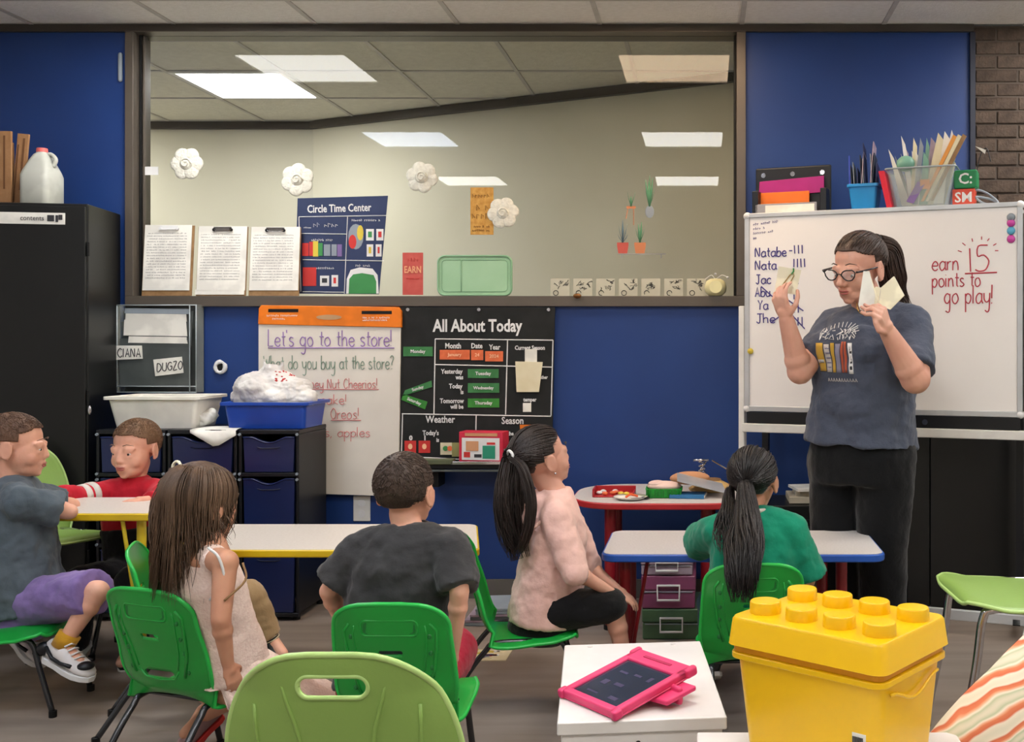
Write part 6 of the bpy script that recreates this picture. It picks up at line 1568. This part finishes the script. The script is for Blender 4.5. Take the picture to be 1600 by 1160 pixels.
garment('t_shirt', g, m_gt, P_, O, disp=.022, dscale=.06)
part('collar', M().tube([sp[5]+V((math.cos(a*PI/8)*.056,math.sin(a*PI/8)*.05,.002)) for a in range(16)], .007, 8, closed=True), cloth('pale_neck_scarf',(190,184,176)), P_, O)
g = M(); g.ell(sp[0], (.13,.12,.075))
for hp, kn, an, toe in lk: g.capsule(hp, kn, .070, .058); g.capsule(kn, an.lerp(kn,.1), .056, .045)
garment('leggings', g, cloth('dark_teal_leggings', (20,70,84)), P_, O, disp=.01)
for hp, kn, an, toe in lk: shoe(P_, an, toe, up, .9, m_fr, m_cw, O)
m_h5 = hairmat('black_hair', (34,29,30), (15,13,14))
hair_cap(hd, P_, m_h5, O, sc=1.07, front=.50, side=.3)
kn_ = V((-.05,-.95,-.22)).normalized(); build_hair(P_, m_h5, pulled(hd, kn_, 280, sc=1.09, rnd=.03), .004, O)
k0 = hd.skull(kn_, 1.13)
build_hair(P_, m_h5, tail(hd, k0, [W(1168,812,3.17), W(1164,850,3.09), W(1160,895,2.99), W(1158,950,2.965)], 240, .024, .055, wave=.01, lenj=.3), .004, O, 'ponytail')
build_hair(P_, m_h5, tail(hd, hd.p(-.33,-.1,-.1), [W(1136,800,3.24), W(1128,840,3.16), W(1136,870,3.04)], 40, .014, .028, wave=.012, lenj=.5), .0034, O, 'loose_hair')
face_children(hd, P_, m_h5, O)

# boy in red at the far side of the left table
random.seed(45)
O = V((-2.28, 4.22, 0)); rr = V((-1,-.1,0)).normalized(); ff = V((.1,-1,0)).normalized()
sp = W_([(225,905,4.24),(222,880,4.24),(216,840,4.24),(212,790,4.24),(210,765,4.24),(208,745,4.24)])
Rs, Ls = W(172,768,4.22), W(250,768,4.22)
hd = Head(W(212,702,4.22), (-.15,-.97,-.10), .232)
lk = [(W(205,895,4.20), V((-2.36,3.96,.32)), V((-2.38,3.98,.09)), V((-2.38,3.86,.04))), (W(240,895,4.20), V((-2.17,3.96,.32)), V((-2.16,3.98,.09)), V((-2.15,3.86,.04)))]
A1 = (Rs, W(128,776,4.10), W(84,772,3.98)); A2 = (Ls, W(262,782,4.08), W(225,782,3.98))
P_ = child('boy in a red top with white sleeve stripes sitting behind the table by the drawers', O, m_sk1, None, sp, rr, [(.11,.09),(.11,.09),(.105,.085),(.11,.08),(.09,.06),(.04,.038)], None, [A1, A2], lk, hd, .80,
    hands=[((-1,-.2,-.05),(0,0,-1),RX,-1), ((-1,-.2,0),(0,0,-1),RX,1)])
m_rd = cloth('red_top', (196,34,52), (176,28,44), bump=.25)
g = M(); torso(g, sp[2:], rr, None, [(.125,.10),(.13,.09),(.105,.07),(.05,.048)])
for a, e, w_ in (A1, A2):
    g.capsule(sp[4], a, .056, .052); g.ell(a, (.052,)*3); g.cyl(a, e, .052, .044, 20); g.ell(e, (.044,)*3); g.cyl(e, e.lerp(w_,.85), .043, .036, 20)
garment('long_sleeve_top', g, m_rd, P_, O, disp=.016, dscale=.06)
for f0 in (.0, .28): 
    a, e, w_ = A1; p0 = a.lerp(e, .62+f0); p1 = a.lerp(e, .80+f0); part('sleeve_stripe', M().cyl(p0, p1, .0505-f0*.01, .0495-f0*.01, 24), cloth('white_stripe',(226,222,214)), P_, O)
g = M(); g.ell(sp[0], (.125,.12,.075)); torso(g, [sp[0],sp[1],sp[2]+V((0,0,.05))], rr, None, [(.13,.115),(.132,.112),(.135,.108)])
for hp, kn, an, toe in lk: g.capsule(hp, kn, .070, .058); g.capsule(kn, an, .056, .045)
garment('trousers', g, cloth('black_cotton', (22,23,28)), P_, O, disp=.012)
for hp, kn, an, toe in lk: shoe(P_, an, toe, up, .9, m_fr, m_cw, O)
m_h6 = hairmat('sandy_brown_hair', (124,92,66), (88,64,46), .6)
short_hair(hd, P_, m_h6, O, crown=V((0,-.3,.95)), front=.42, side=.42)
face_children(hd, P_, m_h6, O)

# boy in purple shorts at the left edge
random.seed(46)
O = V((-2.33, 3.60, 0)); ff = V((.96,.28,0)).normalized(); rr = ff.cross(up).normalized()
sp = W_([(38,965,3.60),(34,930,3.60),(26,870,3.60),(22,800,3.60),(22,765,3.60),(20,745,3.60)])
Rs, Ls = W(30,785,3.50), W(40,780,3.70)
hd = Head(W(24,698,3.60), (.92,.32,-.08), .222)
lk = [(W(62,940,3.54), W(152,925,3.46), W(96,1012,3.42), W(96,1012,3.42)+(W(126,1082,3.36)-W(50,1040,3.44))*.35-V((0,0,.02))), (W(60,940,3.66), W(140,925,3.70), W(40,985,3.74), W(40,985,3.74)+(W(38,1040,3.66)-W(2,1000,3.74))*.35-V((0,0,.02)))]
A1 = (Rs, W(108,800,3.60), W(72,788,3.74)); A2 = (Ls, W(112,790,3.84), W(78,786,3.92))
P_ = child('boy in a slate grey t-shirt and purple shorts sitting sideways at the left edge', O, m_sk1, None, sp, rr, [(.12,.11),(.12,.11),(.12,.10),(.12,.09),(.10,.065),(.042,.04)], None, [A1, A2], lk, hd, .86,
    hands=[((-.5,.8,0),(0,0,-1),RX,1), ((-.9,.2,0),(0,0,-1),RX,-1)])
m_sl = cloth('slate_tee', (86,96,104), (74,84,92), bump=.3)
g = M(); torso(g, [sp[0]+V((0,0,.02))]+sp[1:], rr, None, [(.145,.135),(.145,.13),(.145,.12),(.145,.108),(.118,.08),(.055,.052)])
for a, e, f_ in ((Rs, A1[1], .80), (Ls, A2[1], .75)):
    g.capsule(sp[4], a, .064, .060); g.ell(a, (.060,)*3); g.cyl(a, a.lerp(e,f_), .060, .060, 24)
garment('t_shirt', g, m_sl, P_, O, disp=.030, dscale=.07)
g = M(); g.ell(sp[0], (.13,.13,.08))
for hp, kn, an, toe in lk: g.capsule(hp, hp.lerp(kn,.5), .085, .08); g.cyl(hp.lerp(kn,.4), hp.lerp(kn,.95), .08, .080, 24)
garment('shorts', g, cloth('lilac_shorts', (134,112,168), (116,96,150), bump=.4, bs=25), P_, O, disp=.016, dscale=.05)
m_sock = cloth('mustard_sock', (198,146,40))
for hp, kn, an, toe in lk: part('sock', M().cyl(an.lerp(kn,.24), an, .036, .034, 18), m_sock, P_, O)
for k, (hp, kn, an, toe) in enumerate(lk):
    dd = (W(126,1082,3.36)-W(50,1040,3.44)) if k == 0 else (W(38,1040,3.66)-W(2,1000,3.74)); n_ = V((.45,-.15,.9))
    sh_ = shoe(P_, an, an+dd, n_, 1.05, mat('white_leather',(214,208,206),.4), m_cw, O, m_d=m_fr)
    hl = an; d_ = dd.normalized(); u_ = (n_ - d_*n_.dot(d_)).normalized(); l_ = d_.cross(u_)
    for sd in (-1,1): part('heel_panel', M().ell(an - d_*.045 - u_*.015 + l_*sd*.022, (.026,.02,.022)), m_fr, sh_, O)
    part('toe_panel', M().ell(an + d_*.118 - u_*.018, (.028,.028,.014)), m_fr, sh_, O)
m_h7 = hairmat('auburn_brown_hair', (104,74,54), (70,48,36), .6)
short_hair(hd, P_, m_h7, O, crown=V((0,-.3,.95)), front=.45, side=.40)
face_children(hd, P_, m_h7, O)

# child hidden behind the girl in the dress; only trousers and shoe show
random.seed(47)
O = V((-1.62, 3.42, 0)); ff = V((.96,.28,0)).normalized(); rr = ff.cross(up).normalized()
sp = W_([(318,985,3.44),(318,960,3.44),(312,915,3.44),(306,860,3.44),(302,835,3.44),(300,818,3.44)])
Rs, Ls = W(300,848,3.36), W(312,846,3.52)
hd = Head(W(296,778,3.44), (.85,.5,0), .190)
lk = [(W(338,970,3.40), W(388,930,3.38), W(424,1000,3.42), W(442,1022,3.40)), (W(338,970,3.50), W(392,938,3.54), W(408,1010,3.60), W(430,1028,3.58))]
A1 = (Rs, W(322,905,3.34), W(340,935,3.40)); A2 = (Ls, W(334,905,3.56), W(350,930,3.54))
P_ = child('child in khaki trousers almost hidden behind the girl in the pink dress', O, m_sk1, None, sp, rr, [(.10,.09),(.10,.09),(.09,.08),(.09,.075),(.075,.055),(.035,.035)], None, [A1, A2], lk, hd, .74,
    hands=[((1,.2,-.4),(0,.1,-1),RX,1), ((1,-.2,-.4),(0,-.1,-1),RX,-1)])
g = M(); torso(g, sp, rr, None, [(.115,.105),(.115,.10),(.105,.09),(.10,.085),(.085,.062),(.045,.045)])
for a, e, w_ in (A1, A2): g.capsule(sp[4], a, .048, .046); g.cyl(a, a.lerp(e,.8), .047, .047, 20)
garment('t_shirt', g, cloth('mustard_tee', (176,140,52)), P_, O)
m_kh = cloth('khaki_trousers', (166,140,104), (148,122,88), bump=.5, bs=30)
g = M(); g.ell(sp[0], (.11,.11,.07))
for hp, kn, an, toe in lk: g.capsule(hp, kn, .064, .052); g.cyl(kn, kn.lerp(an,.93), .052, .040)
garment('trousers', g, m_kh, P_, O, disp=.014, dscale=.05)
for hp, kn, an, toe in lk:
    part('sock', M().cyl(kn.lerp(an,.84), an, .027, .026, 16), m_dink, P_, O)
    for k in range(3): c_ = kn.lerp(an,.87+.05*k); part('sock_stripe', M().cyl(c_, kn.lerp(an,.885+.05*k), .0285, .0285, 16), m_crm, P_, O)
    shoe(P_, an, toe, up, .8, m_fr, mat('green_sole',(90,150,110),.5), O)
short_hair(hd, P_, hairmat('blond_hair', (160,124,84), (120,90,60), .6), O, n=500)
face_children(hd, P_, m_h6, O)
